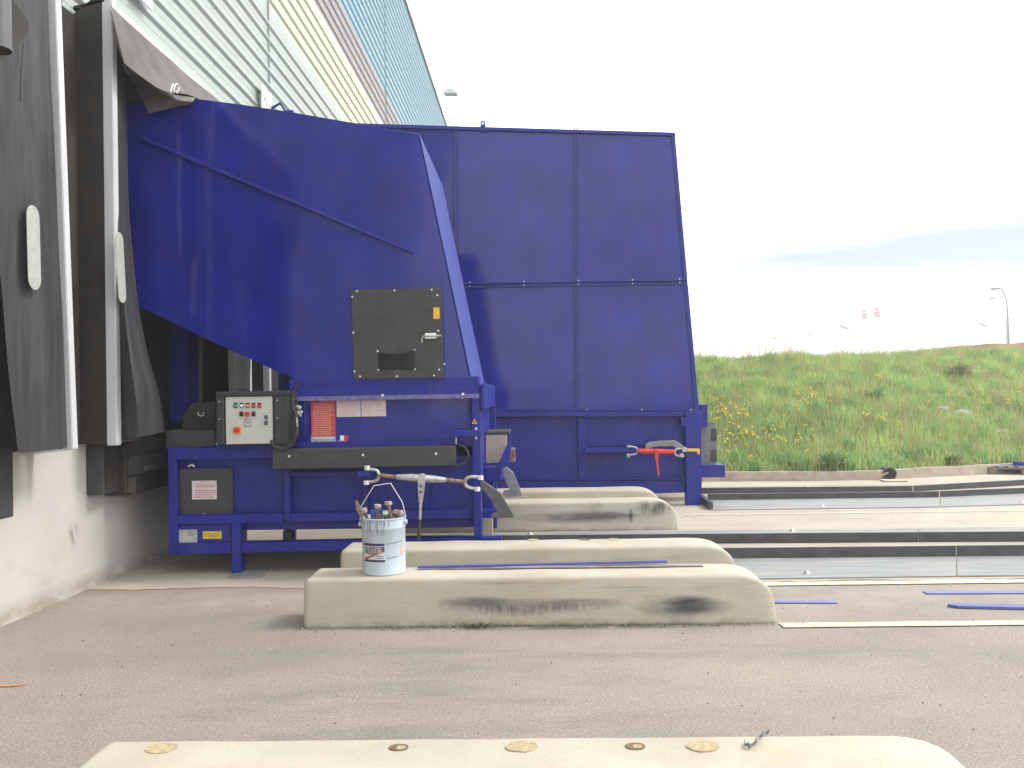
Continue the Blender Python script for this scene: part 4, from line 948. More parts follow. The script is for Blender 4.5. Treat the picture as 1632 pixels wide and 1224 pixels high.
g = B(); fp(g, [(1084.5, 665), (1094, 665), (1091.5, 680), (1087.5, 680)], G-0.10, 0.1, 0.004); build('catch_bracket', g, M_blue2, c2)
g = B(); fb(g, 1117, 645, 1128, 680, G+0.5, 0.3, 0.004); build('upper_catch', g, M_blue2, c2)
g = B(); fp(g, [(1117, 676), (1128, 672), (1140, 674), (1140, 680), (1142, 683), (1142, 736), (1140, 741), (1117, 741)], G+0.6, 0.4, 0.004); lk = build('lock_casting', g, mat('grey_casting', (0.15, 0.15, 0.16), rough=0.6, var=0.3, scale=9, bump=0.2), c2)
g = B(); fb(g, 1132.5, 683, 1142.5, 703, G+0.595, 0.2, 0.003); fb(g, 1132.5, 717.5, 1142.5, 736, G+0.595, 0.2, 0.003); build_split('rubber_pad', g, M_black, lk)
g = B(); fb(g, 1117, 741.5, 1156, 760.5, G+0.5, 0.5, 0.005); build('fork_pocket', g, M_blue2, c2)
U = G-0.22
g = B(); fp(g, [(932, 715), (960, 713.5), (1006, 714.5), (1006, 719.5), (932, 722.5)], U, 0.32, 0.004); build('anchor_arm', g, M_blue2, c2)
g = B(); clevis(g, az(1016, 718.5, U), az(999, 718, U), 0.055, 0.013, U); rt = build('ratchet_tensioner', g, M_steel, c2, smooth=True, label='red ratchet tensioner hooked across the far compactor')
g = B(); nut(g, az(1001, 711, U), (0, 0, 1), 0.026, 0.03); nut(g, az(1001, 727, U), (0, 0, 1), 0.026, 0.03); build_split('clevis_nut', g, M_steel, rt)
g = B(); tube(g, [az(1016, 718.8, U), az(1024, 719, U), az(1045, 719.5, U), az(1066, 720, U), az(1075, 720, U)], lambda t: 0.030+0.008*math.sin(math.pi*t), 12); build('tensioner_body', g, M_red, rt, smooth=True)
g = B(); fp(g, [(1043.5, 715.5), (1048.5, 715), (1049.5, 726), (1048.5, 732), (1051.5, 758), (1048.5, 759), (1045.5, 732), (1043, 724)], U-0.06, 0.03, 0.003); build('tensioner_handle', g, M_red, rt)
g = B(); fp(g, [(1028, 715), (1029, 708.5), (1036, 704.5), (1052, 702.5), (1075, 701.5), (1083, 706), (1092, 714), (1087, 718), (1072, 710.5), (1045, 711), (1037, 713), (1033, 716.5)], U+0.06, 0.04, 0.003); build('grab_hook', g, M_plate_l, rt)
g = B(); clevis(g, az(1075, 720.5, U), az(1091, 721.5, U), 0.05, 0.016, U); cyl(g, az(1090, 716, U)-Vector((0, .07, 0)), az(1090, 716, U)+Vector((0, .07, 0)), 0.036); cyl(g, az(1086, 725, U)-Vector((0, .05, 0)), az(1086, 725, U)+Vector((0, .05, 0)), 0.03); build('hook_shackle', g, M_steel, rt)
g = B(); fp(g, [(1094, 715.3), (1115.2, 715.3), (1115.2, 724), (1111.5, 724), (1111.5, 719.3), (1094, 719.3)], U+0.02, 0.05, 0.003); build('yellow_hook', g, M_yel, rt)
# near left underside: dark footing and cable stub on barrier
# ------------------------------------------------------------------ wheel guide barriers
BX0, BX1, BH, BW = -1.635, 1.64, 0.34, 0.46
def barrier(Y0, label, marks, x0=BX0, x1=BX1, hgt=BH, wdt=BW, seed=0, wear=0.04):
    r = 0.34; pts = [(x0, 0), (x0+0.004, hgt-0.05), (x0+0.045, hgt)]
    for k in range(0, 11):
        t = math.pi/2*(1-k/10); pts.append((x1-0.012-r+r*max(0, math.cos(t))**0.78, hgt-0.25+0.25*max(0, math.sin(t))**0.78))
    pts += [(x1, 0)]
    # resample into a fine lengthwise mesh so that the arrises are rounded and slightly worn
    top = []
    def htop(x):
        for a, b in zip(pts[:-1], pts[1:]):
            if a[0] <= x <= b[0] and b[0] > a[0]: return a[1] + (b[1]-a[1])*(x-a[0])/(b[0]-a[0])
        return 0.0
    xs = [x0, x0+0.004, x0+0.012, x0+0.022, x0+0.034, x0+0.045] + list(np.linspace(x0+0.07, x1-0.39, 70)) + [p[0] for p in pts[4:-2]] + [x1-0.008, x1]
    xs = sorted(set(round(x, 4) for x in xs)); rows = []
    for x in xs:
        h = htop(min(x, x1-0.002)) if x > x0+0.046 else hgt-0.045+0.045*math.sqrt(max(0, 1-(1-(x-x0)/0.0461)**2))
        if x >= x1-0.001: h = min(h, 0.02)
        rr = min(0.032, h*0.45); ring = []
        e = 0.0
        if x - x0 < 0.045: e = 0.03*(1-math.sqrt(max(0, 1-(1-(x-x0)/0.045)**2)))
        if x1 - x < 0.30: e = max(e, (1-(x1-x)/0.30)**3*0.03)
        ya = Y0 + e; yb = Y0 + wdt - e; bat = 0.02
        jit = lambda s_, z_: wear*0.20*noise.noise(Vector((x*3+seed, s_*5, z_*4))) + wear*0.05*noise.noise(Vector((x*19+seed, s_*9, z_*15)))
        prof = [(ya, 0.0), (ya+bat*.3, h*0.3), (ya+bat*.6, h*0.6), (ya+bat, h-rr)]
        for k in range(1, 5): t = math.pi/2*k/4; prof.append((ya+bat+rr*(1-math.cos(t)), h-rr+rr*math.sin(t)))
        for k in range(1, 4): prof.append((ya+bat+rr+(yb-ya-2*bat-2*rr)*k/4, h))
        for k in range(0, 5): t = math.pi/2*(1-k/4); prof.append((yb-bat-rr*(1-math.cos(t)), h-rr+rr*math.sin(t)))
        prof += [(yb-bat*.5, h*0.5), (yb, 0)]
        for j, (y, z) in enumerate(prof):
            jz = jit(y, z) if z > 0.01 else 0
            ring.append(Vector((x, y + (jz if j < 8 else 0)*0.5, max(0, z + jz*0.5))))
        rows.append(ring)
    g = B(); sheet(g, rows)
    g.verts.ensure_lookup_table(); nr = len(rows[0])
    g.faces.new([g.verts[i] for i in range(nr)]); g.faces.new([g.verts[len(g.verts)-nr+i] for i in range(nr)])
    m = M_conc.copy(); m.name = 'barrier_concrete_'+str(seed)
    fl_ = []
    for (cx, cz, rx, rz, colr, st, stre, thh) in marks: fl_.append(((cx, Y0+0.02, cz), (rx, 0.12, rz), colr, st, stre, thh))
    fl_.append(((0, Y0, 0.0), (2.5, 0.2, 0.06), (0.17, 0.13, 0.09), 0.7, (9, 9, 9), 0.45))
    fl_.append(((0, Y0+0.2, 0.25), (2.5, 0.6, 0.5), (0.40, 0.29, 0.17), 0.35, (2.0, 2, 1), 0.55))
    fl_.append(((0.2, Y0+0.2, 0.2), (2.5, 0.6, 0.5), (0.52, 0.50, 0.43), 0.45, (1.5, 3, 9), 0.56))
    fl_.append(((0, Y0+0.1, 0.2), (4, 1, 1), (0.12, 0.10, 0.08), 0.7, (55, 55, 55), 0.70)); fl_.append(((0, Y0, 0.2), (4, 0.3, 1), (0.27, 0.24, 0.20), 0.5, (1.2, 1, 16), 0.60))
    fl_.append(((0.3, Y0, 0.18), (1.5, 0.2, 0.2), (0.16, 0.145, 0.14), 0.6, (3, 3, 60), 0.63))
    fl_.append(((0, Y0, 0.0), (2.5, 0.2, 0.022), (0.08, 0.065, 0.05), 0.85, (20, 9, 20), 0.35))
    stains(m, fl_, world=True)
    return build('wheel_guide_barrier', g, m, smooth=True, label=label, cat='concrete barrier', group='concrete wheel guide barriers across the loading bay')
DK = (0.035, 0.035, 0.042); DG = (0.13, 0.12, 0.125)
def bx(px, Y): return at(px, 950, Y=Y).x
def bz_(px, py, Y): return at(px, py, Y=Y).z
Y1 = 6.24
b1 = barrier(Y1, 'cream concrete barrier carrying the pale blue bucket and a flat blue bar', [
    (bx(850, Y1), bz_(850, 966, Y1), 0.72, 0.055, DG, 0.85, (24, 3, 7), 0.42), (bx(760, Y1), bz_(760, 960, Y1), 0.30, 0.045, DG, 0.95, (8, 3, 10), 0.33), (bx(835, Y1), bz_(835, 970, Y1), 0.42, 0.065, DK, 0.8, (34, 3, 6), 0.46), (bx(880, Y1), bz_(880, 958, Y1), 0.5, 0.02, DK, 0.7, (5, 3, 40), 0.45),
    (bx(1090, Y1), bz_(1090, 968, Y1), 0.38, 0.085, DG, 0.95, (5, 3, 14), 0.36), (bx(1102, Y1), bz_(1102, 964, Y1), 0.20, 0.075, DK, 0.98, (8, 3, 8), 0.28), (bx(985, Y1), bz_(985, 937, Y1), 0.40, 0.012, DG, 0.7, (3, 3, 40), 0.42), (bx(800, Y1), bz_(800, 930, Y1), 0.30, 0.014, DG, 0.5, (3, 3, 30), 0.45),
    (bx(930, Y1), bz_(930, 962, Y1), 0.35, 0.03, DG, 0.6, (30, 3, 10), 0.46)], seed=1)
Y2 = 7.42
b2 = barrier(Y2, 'second cream concrete barrier just behind the one with the bucket', [(0.6, 0.2, 0.8, 0.1, DG, 0.25, (20, 3, 3), 0.55)], seed=2)
Y3 = 10.5
b3 = barrier(Y3, 'black scuffed concrete barrier in front of the far compactor', [
    (bx(930, Y3), bz_(930, 824, Y3), 0.86, 0.085, DG, 0.98, (4, 3, 14), 0.30), (bx(950, Y3), bz_(950, 822, Y3), 0.65, 0.05, DK, 0.75, (5, 3, 18), 0.42), (bx(1008, Y3), bz_(1008, 822, Y3), 0.035, 0.10, DK, 0.9, (9, 3, 5), 0.30),
    (bx(1046, Y3), bz_(1046, 806, Y3), 0.24, 0.15, DK, 0.95, (20, 3, 3), 0.42), (bx(945, Y3), bz_(945, 806, Y3), 0.16, 0.10, DG, 0.6, (14, 3, 5), 0.45)], seed=3)
b4 = barrier(11.75, 'farthest concrete barrier, mostly hidden behind the black scuffed one', [], x1=BX1-0.02, seed=4)
Y0_ = 2.905
b0 = barrier(Y0_, 'foreground concrete barrier cropped by the bottom edge, with patched holes on top', [(-0.3, 0.3, 0.03, 0.06, (0.5, 0.12, 0.08), 0.6, (9, 9, 9), 0.35)], seed=5, x0=-1.62, x1=1.56)
# patched holes and sockets in barrier tops
M_mort = mat('mortar_patch', (0.40, 0.33, 0.20), rough=0.95, var=0.25, scale=60, bump=0.6, bscale=140)
M_hole = mat('socket_brown', (0.16, 0.105, 0.075), rough=0.9, var=0.3, scale=30)
def blob(px, py, rx, ry, parent, m, name, z=0.342, th=0.0025, seed=0):
    c = at(px, py, Z=z); g = B()
    pts = [(c.x + rx*math.cos(t)*(1+0.12*noise.noise(Vector((math.cos(t)*1.5, math.sin(t)*1.5, seed)))), c.y + ry*math.sin(t)*(1+0.12*noise.noise(Vector((math.cos(t)*2, seed, math.sin(t)))))) for t in np.linspace(0, 2*math.pi, 24, endpoint=False)]
    prism(g, pts, 'Z', z-0.012, z+th); return build(name, g, m, parent)
for i, (a, b) in enumerate(((258, 1193), (832, 1190), (1120, 1189.5))): blob(a, b, 0.058, 0.048, b0, M_mort, 'mortar_patch', seed=i)
for a, b in ((636, 1191.5), (1013, 1189.5)):
    h_ = blob(a, b, 0.036, 0.030, b0, M_hole, 'socket', th=0.0025); c = at(a+3, b+1, Z=0.342)
    g = B(); cyl(g, (c.x, c.y, 0.34), (c.x, c.y, 0.3455), 0.017, seg=12); build('socket_plug', g, M_mort, h_)
for a, b in ((850, 860.5), (932, 860), (978, 859.5)): blob(a, b, 0.05, 0.045, b2, M_hole if a == 932 else M_mort, 'socket' if a == 932 else 'mortar_patch')
# twisted metal strap on the foreground barrier
g = B(); P = [at(1188, 1189, Z=0.35), at(1196, 1189, Z=0.352), at(1205, 1182, Z=0.355), at(1214, 1173, Z=0.36), at(1224, 1167, Z=0.365)]; P = smoothpath(P, 8); rows = []
for i, p in enumerate(P):
    d = (P[min(i+1, len(P)-1)]-P[max(i-1, 0)]).normalized(); t = i*0.32; s = d.cross(Vector((0, 0, 1))).normalized(); u = s.cross(d); o_ = (s*math.cos(t)+u*math.sin(t))*0.010
    rows.append([p-o_+Vector((0, 0, .004)), p+o_+Vector((0, 0, .004))])
sheet(g, rows, 0.003); tube(g, [at(1188, 1189, Z=0.35), at(1187.5, 1180, Z=0.352)], 0.004, 6)
build('twisted_strap', g, M_steel, label='short twisted grey metal strap lying on the foreground barrier', cat='metal strap')

# ------------------------------------------------------------------ flat bars
def flatbar(ends, wd, m, label, z=0.004, th=0.006, parent=None, name='flat_bar', point=False):
    (xa, ya), (xb, yb) = ends; a = at(xa, ya, Z=z); b = at(xb, yb, Z=z); d = (b-a).normalized(); s = Vector((-d.y, d.x, 0))*wd/2; g = B()
    P = [a-s, b-s, b+s, a+s]
    if point: P = [a-s, b-s, b+s, a+s, a-d*0.06]
    prism(g, [(q.x, q.y) for q in P], 'Z', z, z+th, 0.001); return build(name, g, m, label=label, cat='flat bar', group='loose painted flat bars')
M_barblue = mat('faded_blue_bar', (0.115, 0.125, 0.36), rough=0.45, var=0.12, scale=6)
M_bargrey = mat('grey_brown_bar', (0.20, 0.175, 0.165), rough=0.5, var=0.3, scale=9)
flatbar(((666, 905), (1063, 896)), 0.05, mat('blue_bar', (0.05, 0.055, 0.30), rough=0.45, var=0.2, scale=6), 'long blue flat bar lying along the top of the bucket barrier', z=0.352, th=0.010)
flatbar(((700, 906.5), (1120, 902)), 0.05, M_bargrey, 'grey brown flat bar lying under the blue bar on the barrier', z=0.345, th=0.006)
flatbar(((1216, 959.5), (1334, 960)), 0.075, M_barblue, 'short faded blue flat bar on the ground at the barrier end')
flatbar(((1474, 945), (1700, 944)), 0.085, M_barblue, 'faded blue flat bar on the ground nearer the steel rails')
flatbar(((1524, 967), (1700, 971)), 0.095, mat('faded_blue_bar2', (0.09, 0.11, 0.30), rough=0.5, var=0.2, scale=5), 'thicker blue flat bar with pointed end at the right edge', th=0.018, point=True)

# ------------------------------------------------------------------ guide rails
def rail(pts_front, pts_fin, fin_h, plate_side, label, z=0.006, xfade=None):
    """pts_front/pts_fin: two pixels on the ground for plate outer edge and the fin foot"""
    a, b = [at(x, y, Z=z) for x, y in pts_front]; c, d = [at(x, y, Z=z) for x, y in pts_fin]
    o = thing('guide_rail', tuple((c+d)/2), label, 'guide rail', 'steel container guide rails')
    g = B(); vs1 = [(a.x, a.y), (b.x, b.y), (d.x, d.y), (c.x, c.y)]; prism(g, vs1, 'Z', z, z+0.010, 0.001); build('base_plate', g, M_rail, o)
    dr_ = (d-c).normalized(); s = Vector((-dr_.y, dr_.x, 0)); g = B()
    k = s*0.014 if plate_side > 0 else s*-0.014
    P = [c, d, d+k, c+k]; prism(g, [(q.x, q.y) for q in P], 'Z', z, fin_h, 0.001); build('upright_fin', g, M_fin, o)
    g = B(); e = Vector((0, 0, fin_h+0.001)); P = [c-k*0.2, d-k*0.2, d+k*1.3, c+k*1.3]; prism(g, [(q.x, q.y) for q in P], 'Z', fin_h+0.0005, fin_h+0.005); build('fin_top_edge', g, M_rail, o)
    g = B(); L = (b-a).length; nb = max(1, int(L/2.0))
    for i in range(nb):
        q = a + (b-a)*((i+0.5)/nb) + (c-a)*0.18; q.z = z+0.010
        cyl(g, q, q+Vector((0, 0, 0.022)), 0.032, 0.014, seg=8)
    build_split('anchor_bolt', g, M_steel, o)
    return o
# near pair: sloping lengths split at the joints seen in the photo
rail(((640, 931), (1524, 919.3)), ((640, 896.5), (1524, 888.3)), 0.112, 1, 'front guide rail of the near pair, long left length')
rail(((1525.5, 919.2), (1900, 916)), ((1525.5, 888.2), (1900, 885)), 0.112, 1, 'front guide rail of the near pair, right length past the joint')
rail(((640, 852), (1463, 842.5)), ((640, 869), (1463, 863.5)), 0.105, -1, 'rear guide rail of the near pair, long left length')
rail(((1464.3, 842.4), (1850, 839.5)), ((1464.3, 863.4), (1850, 861.5)), 0.105, -1, 'rear guide rail of the near pair, right length past the joint')
# far pair
rail(((1133, 813.5), (1497, 808.5)), ((1128, 798.0), (1497, 793.5)), 0.098, 1, 'front guide rail of the far pair, left length beside the machine')
rail(((1499, 808.3), (1760, 801)), ((1499, 793.2), (1760, 782)), 0.098, 1, 'front guide rail of the far pair, right length angled away')
rail(((1118, 776.5), (1454, 773.8)), ((1118, 786.5), (1454, 783.5)), 0.092, -1, 'rear guide rail of the far pair, left length beside the machine')
rail(((1456, 773.6), (1760, 757)), ((1456, 783.2), (1760, 766)), 0.092, -1, 'rear guide rail of the far pair, right length angled away')
g = B(); a = at(1117, 800, Z=0.0); b = at(1133, 813, Z=0); d = (b-a).normalized(); s = Vector((-d.y, d.x, 0))*0.03
prism(g, [(q.x, q.y) for q in (a-s, b-s, b+s, a+s)], 'Z', 0.004, 0.11, 0.003); build('guide_ramp', g, M_fin, label='short dark flared steel guide at the foot of the far compactor', cat='steel guide')

# ------------------------------------------------------------------ pallet with blue sheet
p = at(1596, 760, Z=0)
o = thing('pallet', (p.x+0.6, p.y+0.4, 0), 'weathered wooden pallet by the kerb at the right edge', 'pallet')
rot = Matrix.Rotation(math.radians(-22), 4, 'Z'); org = Vector((p.x, p.y+0.45, 0))
def pal(boxes, name, m, par, **k):
    g = B()
    for bxx in boxes: box(g, *bxx, 0.004)
    for v_ in g.verts: v_.co = rot @ v_.co + org
    return build(name, g, m, par, **k)
for yy in (0, 0.35, 0.7): pal([(0, 1.2, yy, yy+0.1, 0.0, 0.02)] + [(xx, xx+0.14, yy, yy+0.1, 0.022, 0.10) for xx in (0, 0.53, 1.06)] + [(0, 1.2, yy, yy+0.1, 0.102, 0.12)], 'runner', M_wood, o)
pal([(xx, xx+0.1, 0, 0.8, 0.122, 0.142) for xx in np.arange(0, 1.15, 0.158)], 'deck_board', M_wood, o)
pal([(0.02, 1.1, 0.10, 0.75, 0.144, 0.150)], 'blue_sheet', mat('blue_sheet', (0.11, 0.16, 0.30), rough=0.5, var=0.25, scale=8), None, label='faded blue sheet lying flat on the pallet', cat='sheet')
pal([(0.42, 1.3, 0.25, 0.34, 0.153, 0.22), (0.42, 1.3, 0.34, 0.8, 0.153, 0.165)], 'blue_profile', M_blue2, None, label='dark blue steel angle lying on top of the pallet sheet', cat='steel profile')

# ------------------------------------------------------------------ bucket
bc = at(612.5, 903, Z=0.342); bc.y = Y1+0.235; bc.x = at(612.5, 903, Y=bc.y).x; z0 = 0.341; RB = 0.156; HB = 0.398
bk = thing('bucket', (bc.x, bc.y, z0), 'pale blue metal bucket full of rusty bolts standing on the barrier', 'bucket')
g = B(); seg = 48
prof = [(RB*0.97, 0), (RB*1.0, 0.008), (RB*0.985, 0.014), (RB*0.985, HB-0.075), (RB*1.01, HB-0.07), (RB*1.0, HB-0.062), (RB*1.0, HB-0.012), (RB*1.03, HB-0.008), (RB*1.035, HB), (RB*1.0, HB+0.002), (RB*0.985, HB-0.01), (RB*0.96, 0.03), (0.001, 0.028)]
def lathe(bm, prof, c, seg):
    prev = None
    for r, z in prof:
        cur = [bm.verts.new((c.x+r*math.cos(2*math.pi*k/seg), c.y+r*math.sin(2*math.pi*k/seg), z0+z)) for k in range(seg)]
        if prev: [bm.faces.new((prev[k], prev[(k+1) % seg], cur[(k+1) % seg], cur[k])) for k in range(seg)]
        prev = cur
lathe(g, prof, bc, seg); build('bucket_body', g, M_bucket, bk, smooth=True)
def cpatch(bm, u0, u1, v0, v1, off, n_=10):
    """patch on the tin; u is px across (578..646), v px down (822..912)"""
    rows = []
    for v_ in (v0, v1):
        row = []
        for i in range(n_+1):
            u = u0+(u1-u0)*i/n_; s = max(-0.999, min(0.999, (u-612)/34.5)); a = math.asin(s); r = RB*0.985+off
            row.append(Vector((bc.x+r*math.sin(a), bc.y-r*math.cos(a), z0 + HB*(1-(v_-824.0)/87.0))))
        rows.append(row)
    sheet(bm, rows)
def lab(x0, y0, x1, y1, off, m, name, par):
    g = B(); cpatch(g, x0, x1, y0, y1, off); return build(name, g, m, par)
M_lw = mat('label_white', (0.55, 0.58, 0.62), rough=0.4)
lb = lab(584, 860, 619, 890, 0.0006, M_lw, 'product_label', bk)
lab(584.2, 861, 618.6, 865, 0.0012, mat('label_navy', (0.03, 0.03, 0.10)), 'label_band', lb); lab(585, 886, 619, 889.5, 0.0012, MATS['label_navy'], 'label_band', lb)
M_lpic = mat('label_picture', (0.09, 0.05, 0.05), rough=0.4, var=0.3, scale=55, col2=(0.42, 0.36, 0.38), detail=2, stretch=(1, 1, 0.4))
g = B()
rows = []
for t in np.linspace(0, 1, 9):
    u = 585+33.5*t; vb_ = 876 + 3.2*math.sin(t*2.6) - 6*max(0, t-0.35); s = (u-612)/34.5; a = math.asin(s); r = RB*0.985+0.0013
    rows.append([Vector((bc.x+r*math.sin(a), bc.y-r*math.cos(a), z0+HB*(1-(v_-824.0)/87.0))) for v_ in (866, vb_)])
sheet(g, rows); build('label_picture', g, M_lpic, lb)
g = B()
rows = []
for t in np.linspace(0, 1, 12):
    u = 585+33.5*t; vc = 887 - 13.5*t**0.75; s = (u-612)/34.5; a = math.asin(s); r = RB*0.985+0.002; wv = 1.7*(1-t)+0.35
    rows.append([Vector((bc.x+r*math.sin(a), bc.y-r*math.cos(a), z0+HB*(1-(v_-824.0)/87.0))) for v_ in (vc-wv, vc+wv)])
sheet(g, rows); build('label_stripe', g, mat('label_red', (0.50, 0.08, 0.04)), lb)
g = B(); [cpatch(g, 603+random.uniform(0, 3), 615+random.uniform(-2, 2), v_, v_+0.9, 0.0022, 4) for v_ in (880, 883)]
[cpatch(g, 621+i*3.3, 623.6+i*3.3, 861.8-0.35*i, 862.7-0.35*i, 0.0008, 2) for i in range(7)]; [cpatch(g, 622+i*3.3, 624.2+i*3.3, 883.7-0.3*i, 884.9-0.3*i, 0.0008, 2) for i in range(5)]
build('label_text', g, M_ink, bk)
g = B(); cpatch(g, 621, 641, 869, 881, 0.0005); build('label_panel', g, mat('label_pale', (0.42, 0.47, 0.53)), bk)
g = B(); cpatch(g, 641, 643.5, 865, 883, 0.0009, 2); build('label_mark', g, M_inkp, bk)
g = B()
for (u, v1) in ((583, 835), (586.5, 838), (591.5, 846), (595, 842), (596.5, 847), (604.5, 838), (607, 844), (608.5, 849), (614, 849), (617.8, 848), (619, 836), (625.5, 836), (612, 832), (600, 831)):
    cpatch(g, u-0.35, u+0.35, 826, v1, 0.0035, 1)
build('tar_drips', g, mat('drip_dark', (0.09, 0.09, 0.11)), bk)
# handle
zr = z0+HB
g = B(); e0 = Vector((bc.x-RB*1.04, bc.y-0.02, zr-0.05)); e1 = Vector((bc.x+RB*1.04, bc.y-0.03, zr-0.035))
hw = [e0, e0+Vector((-0.004, 0, 0.04)), az(576, 806, bc.y-0.05), az(596, 774, bc.y-0.06), az(622.5, 770, bc.y-0.06), az(641, 800, bc.y-0.05), az(645.5, 818, bc.y-0.04), e1]
tube(g, hw, 0.0035, 6); build('wire_handle', g, M_alu, bk)
g = B(); [cyl(g, e+Vector((-0.008*s_, 0, 0)), e+Vector((0.012*s_, 0, 0)), 0.016, seg=12) for e, s_ in ((e0, -1), (e1, 1))]; build_split('handle_ear', g, M_bucket, bk)
# contents
M_boltm = mat('dirty_bolt', (0.16, 0.125, 0.105), rough=0.7, var=0.35, scale=40, bump=0.3, bscale=150, metal=0.2)
def rbolt(foot, head, r, label, hm=None):
    o = thing('rusty_bolt', tuple(foot), label, 'bolt', 'rusty bolts in the bucket'); g = B(); tube(g, [foot, head], r, 10); build('shank', g, M_boltm, o, smooth=True)
    d = (head-foot).normalized(); g = B(); cyl(g, head-d*0.006, head+d*0.016, r*2.0, seg=6); build('bolt_head', g, hm or mat('worn_bolt_head', (0.34, 0.29, 0.27), rough=0.6, var=0.3, scale=40), o)
def ip(px, py, dy): return az(px, py, bc.y+dy)
rbolt(ip(600, 834, -0.03), ip(602, 808, -0.04), 0.014, 'upright rusty bolt left of centre in the bucket')
rbolt(ip(622, 834, -0.02), ip(619, 803, -0.02), 0.015, 'tallest rusty bolt with large head in the bucket')
rbolt(ip(614, 836, 0.02), ip(614.5, 819, -0.06), 0.011, 'short greenish bolt in the middle of the bucket', mat('green_bolt_head', (0.25, 0.30, 0.26)))
rbolt(ip(588, 836, -0.02), ip(581, 814, -0.06), 0.012, 'leaning rusty bolt at the left rim of the bucket')
rbolt(ip(634, 836, 0.0), ip(631, 818, -0.05), 0.014, 'dark bolt leaning at the right rim of the bucket', M_rust)
g = B(); fp(g, [(566, 797), (569, 799), (576, 811), (580, 826), (574, 824), (567, 812)], bc.y-0.10, 0.012, 0.002); build('rusty_strap', g, M_rust, label='rusty flat strap poking out over the left rim of the bucket', cat='metal strap')
g = B(); fb(g, 590, 813, 611, 830, bc.y+0.03, 0.02, 0.002); build('blue_offcut', g, mat('blue_offcut', (0.05, 0.10, 0.42)), label='bright blue metal offcut standing inside the bucket', cat='metal offcut')
g = B(); bmesh.ops.create_icosphere(g, subdivisions=2, radius=0.028, matrix=Matrix.Translation(ip(638, 819, -0.04))); [setattr(v_, 'co', v_.co + Vector((0, 0, 0.012*noise.noise(v_.co*40)))) for v_ in g.verts]
build('pebble', g, M_stone, label='pale lump resting by the right rim inside the bucket', cat='lump')
g = B(); 
for i in range(26):
    a = random.uniform(0, 6.28); r = random.uniform(0, 0.125); c = Vector((bc.x+r*math.cos(a), bc.y+r*math.sin(a), z0+HB-0.045+random.uniform(-0.01, 0.02)))
    d = Vector((random.uniform(-1, 1), random.uniform(-1, 1), random.uniform(-0.3, 0.5))).normalized(); cyl(g, c-d*0.04, c+d*0.04, 0.012, seg=7); cyl(g, c+d*0.04, c+d*0.055, 0.022, seg=6)
build('scrap_bolts', g, M_boltm, label='layer of dirty scrap bolts filling the bucket', cat='bolts', kind='stuff')

# ------------------------------------------------------------------ small debris
g = B()
for (c, rx, ry, n_) in (((232, 893), 0.17, 0.13, 2), ((250, 888), 0.20, 0.10, 1)):
    q = at(*c, Z=0.02)
    for k in range(n_): tube(g, [Vector((q.x+rx*(1-.15*k)*math.cos(t), q.y+ry*math.sin(t), 0.016+0.05*max(0, math.sin(t*1.0+k)))) for t in np.linspace(0, 5.6, 24)], 0.004, 5)
q = at(262, 880, Z=0.02); tube(g, smoothpath([q, q+Vector((0.02, 0.1, 0.12)), q+Vector((-0.02, 0.12, 0.3))], 5), 0.004, 5)
build('loose_cable', g, mat('grey_cable', (0.26, 0.22, 0.21)), label='thin loose cable coiled on the ground at the wall foot', cat='cable')
g = B()
for i in range(130):
    x = random.uniform(-1.7, 1.9); c = Vector((x, 6.24-abs(random.gauss(0, 0.025)), 0.003)); r = random.uniform(0.003, 0.011)
    bmesh.ops.create_icosphere(g, subdivisions=1, radius=r, matrix=Matrix.Translation(c))
for i in range(260):
    x = random.uniform(-3.6, 5); c = Vector((x, random.uniform(2.6, 7.4), 0.002)); r = random.uniform(0.002, 0.006)
    bmesh.ops.create_icosphere(g, subdivisions=1, radius=r, matrix=Matrix.Translation(c))
build('grit', g, mat('grit_mixed', (0.10, 0.08, 0.065), var=0.5, scale=30, col2=(0.30, 0.27, 0.23)), origin=(0, 0, 0), label='loose grit and small chips on the asphalt', cat='grit', kind='stuff')
g = B(); q = at(10, 1094, Z=0.004); prism(g, [(q.x-0.1, q.y-0.01), (q.x+0.05, q.y+0.0), (q.x+0.10, q.y+0.02), (q.x-0.02, q.y+0.02)], 'Z', 0.003, 0.008); build('orange_splinter', g, mat('orange_wood', (0.50, 0.26, 0.12)), label='orange splinter of wood on the asphalt at the left edge', cat='splinter')
g = B()
for i in range(26):
    a = Vector((at(762, 995, Z=0).x + random.gauss(0, 0.03), 6.225, 0.0)); b = a+Vector((random.gauss(0, 0.03), -abs(random.gauss(0, .02)), random.uniform(0.01, 0.045))); tube(g, [a, b], 0.003, 3)
build('weed', g, mat('dead_weed', (0.13, 0.09, 0.05)), label='tiny dead weed at the foot of the bucket barrier', cat='weed')

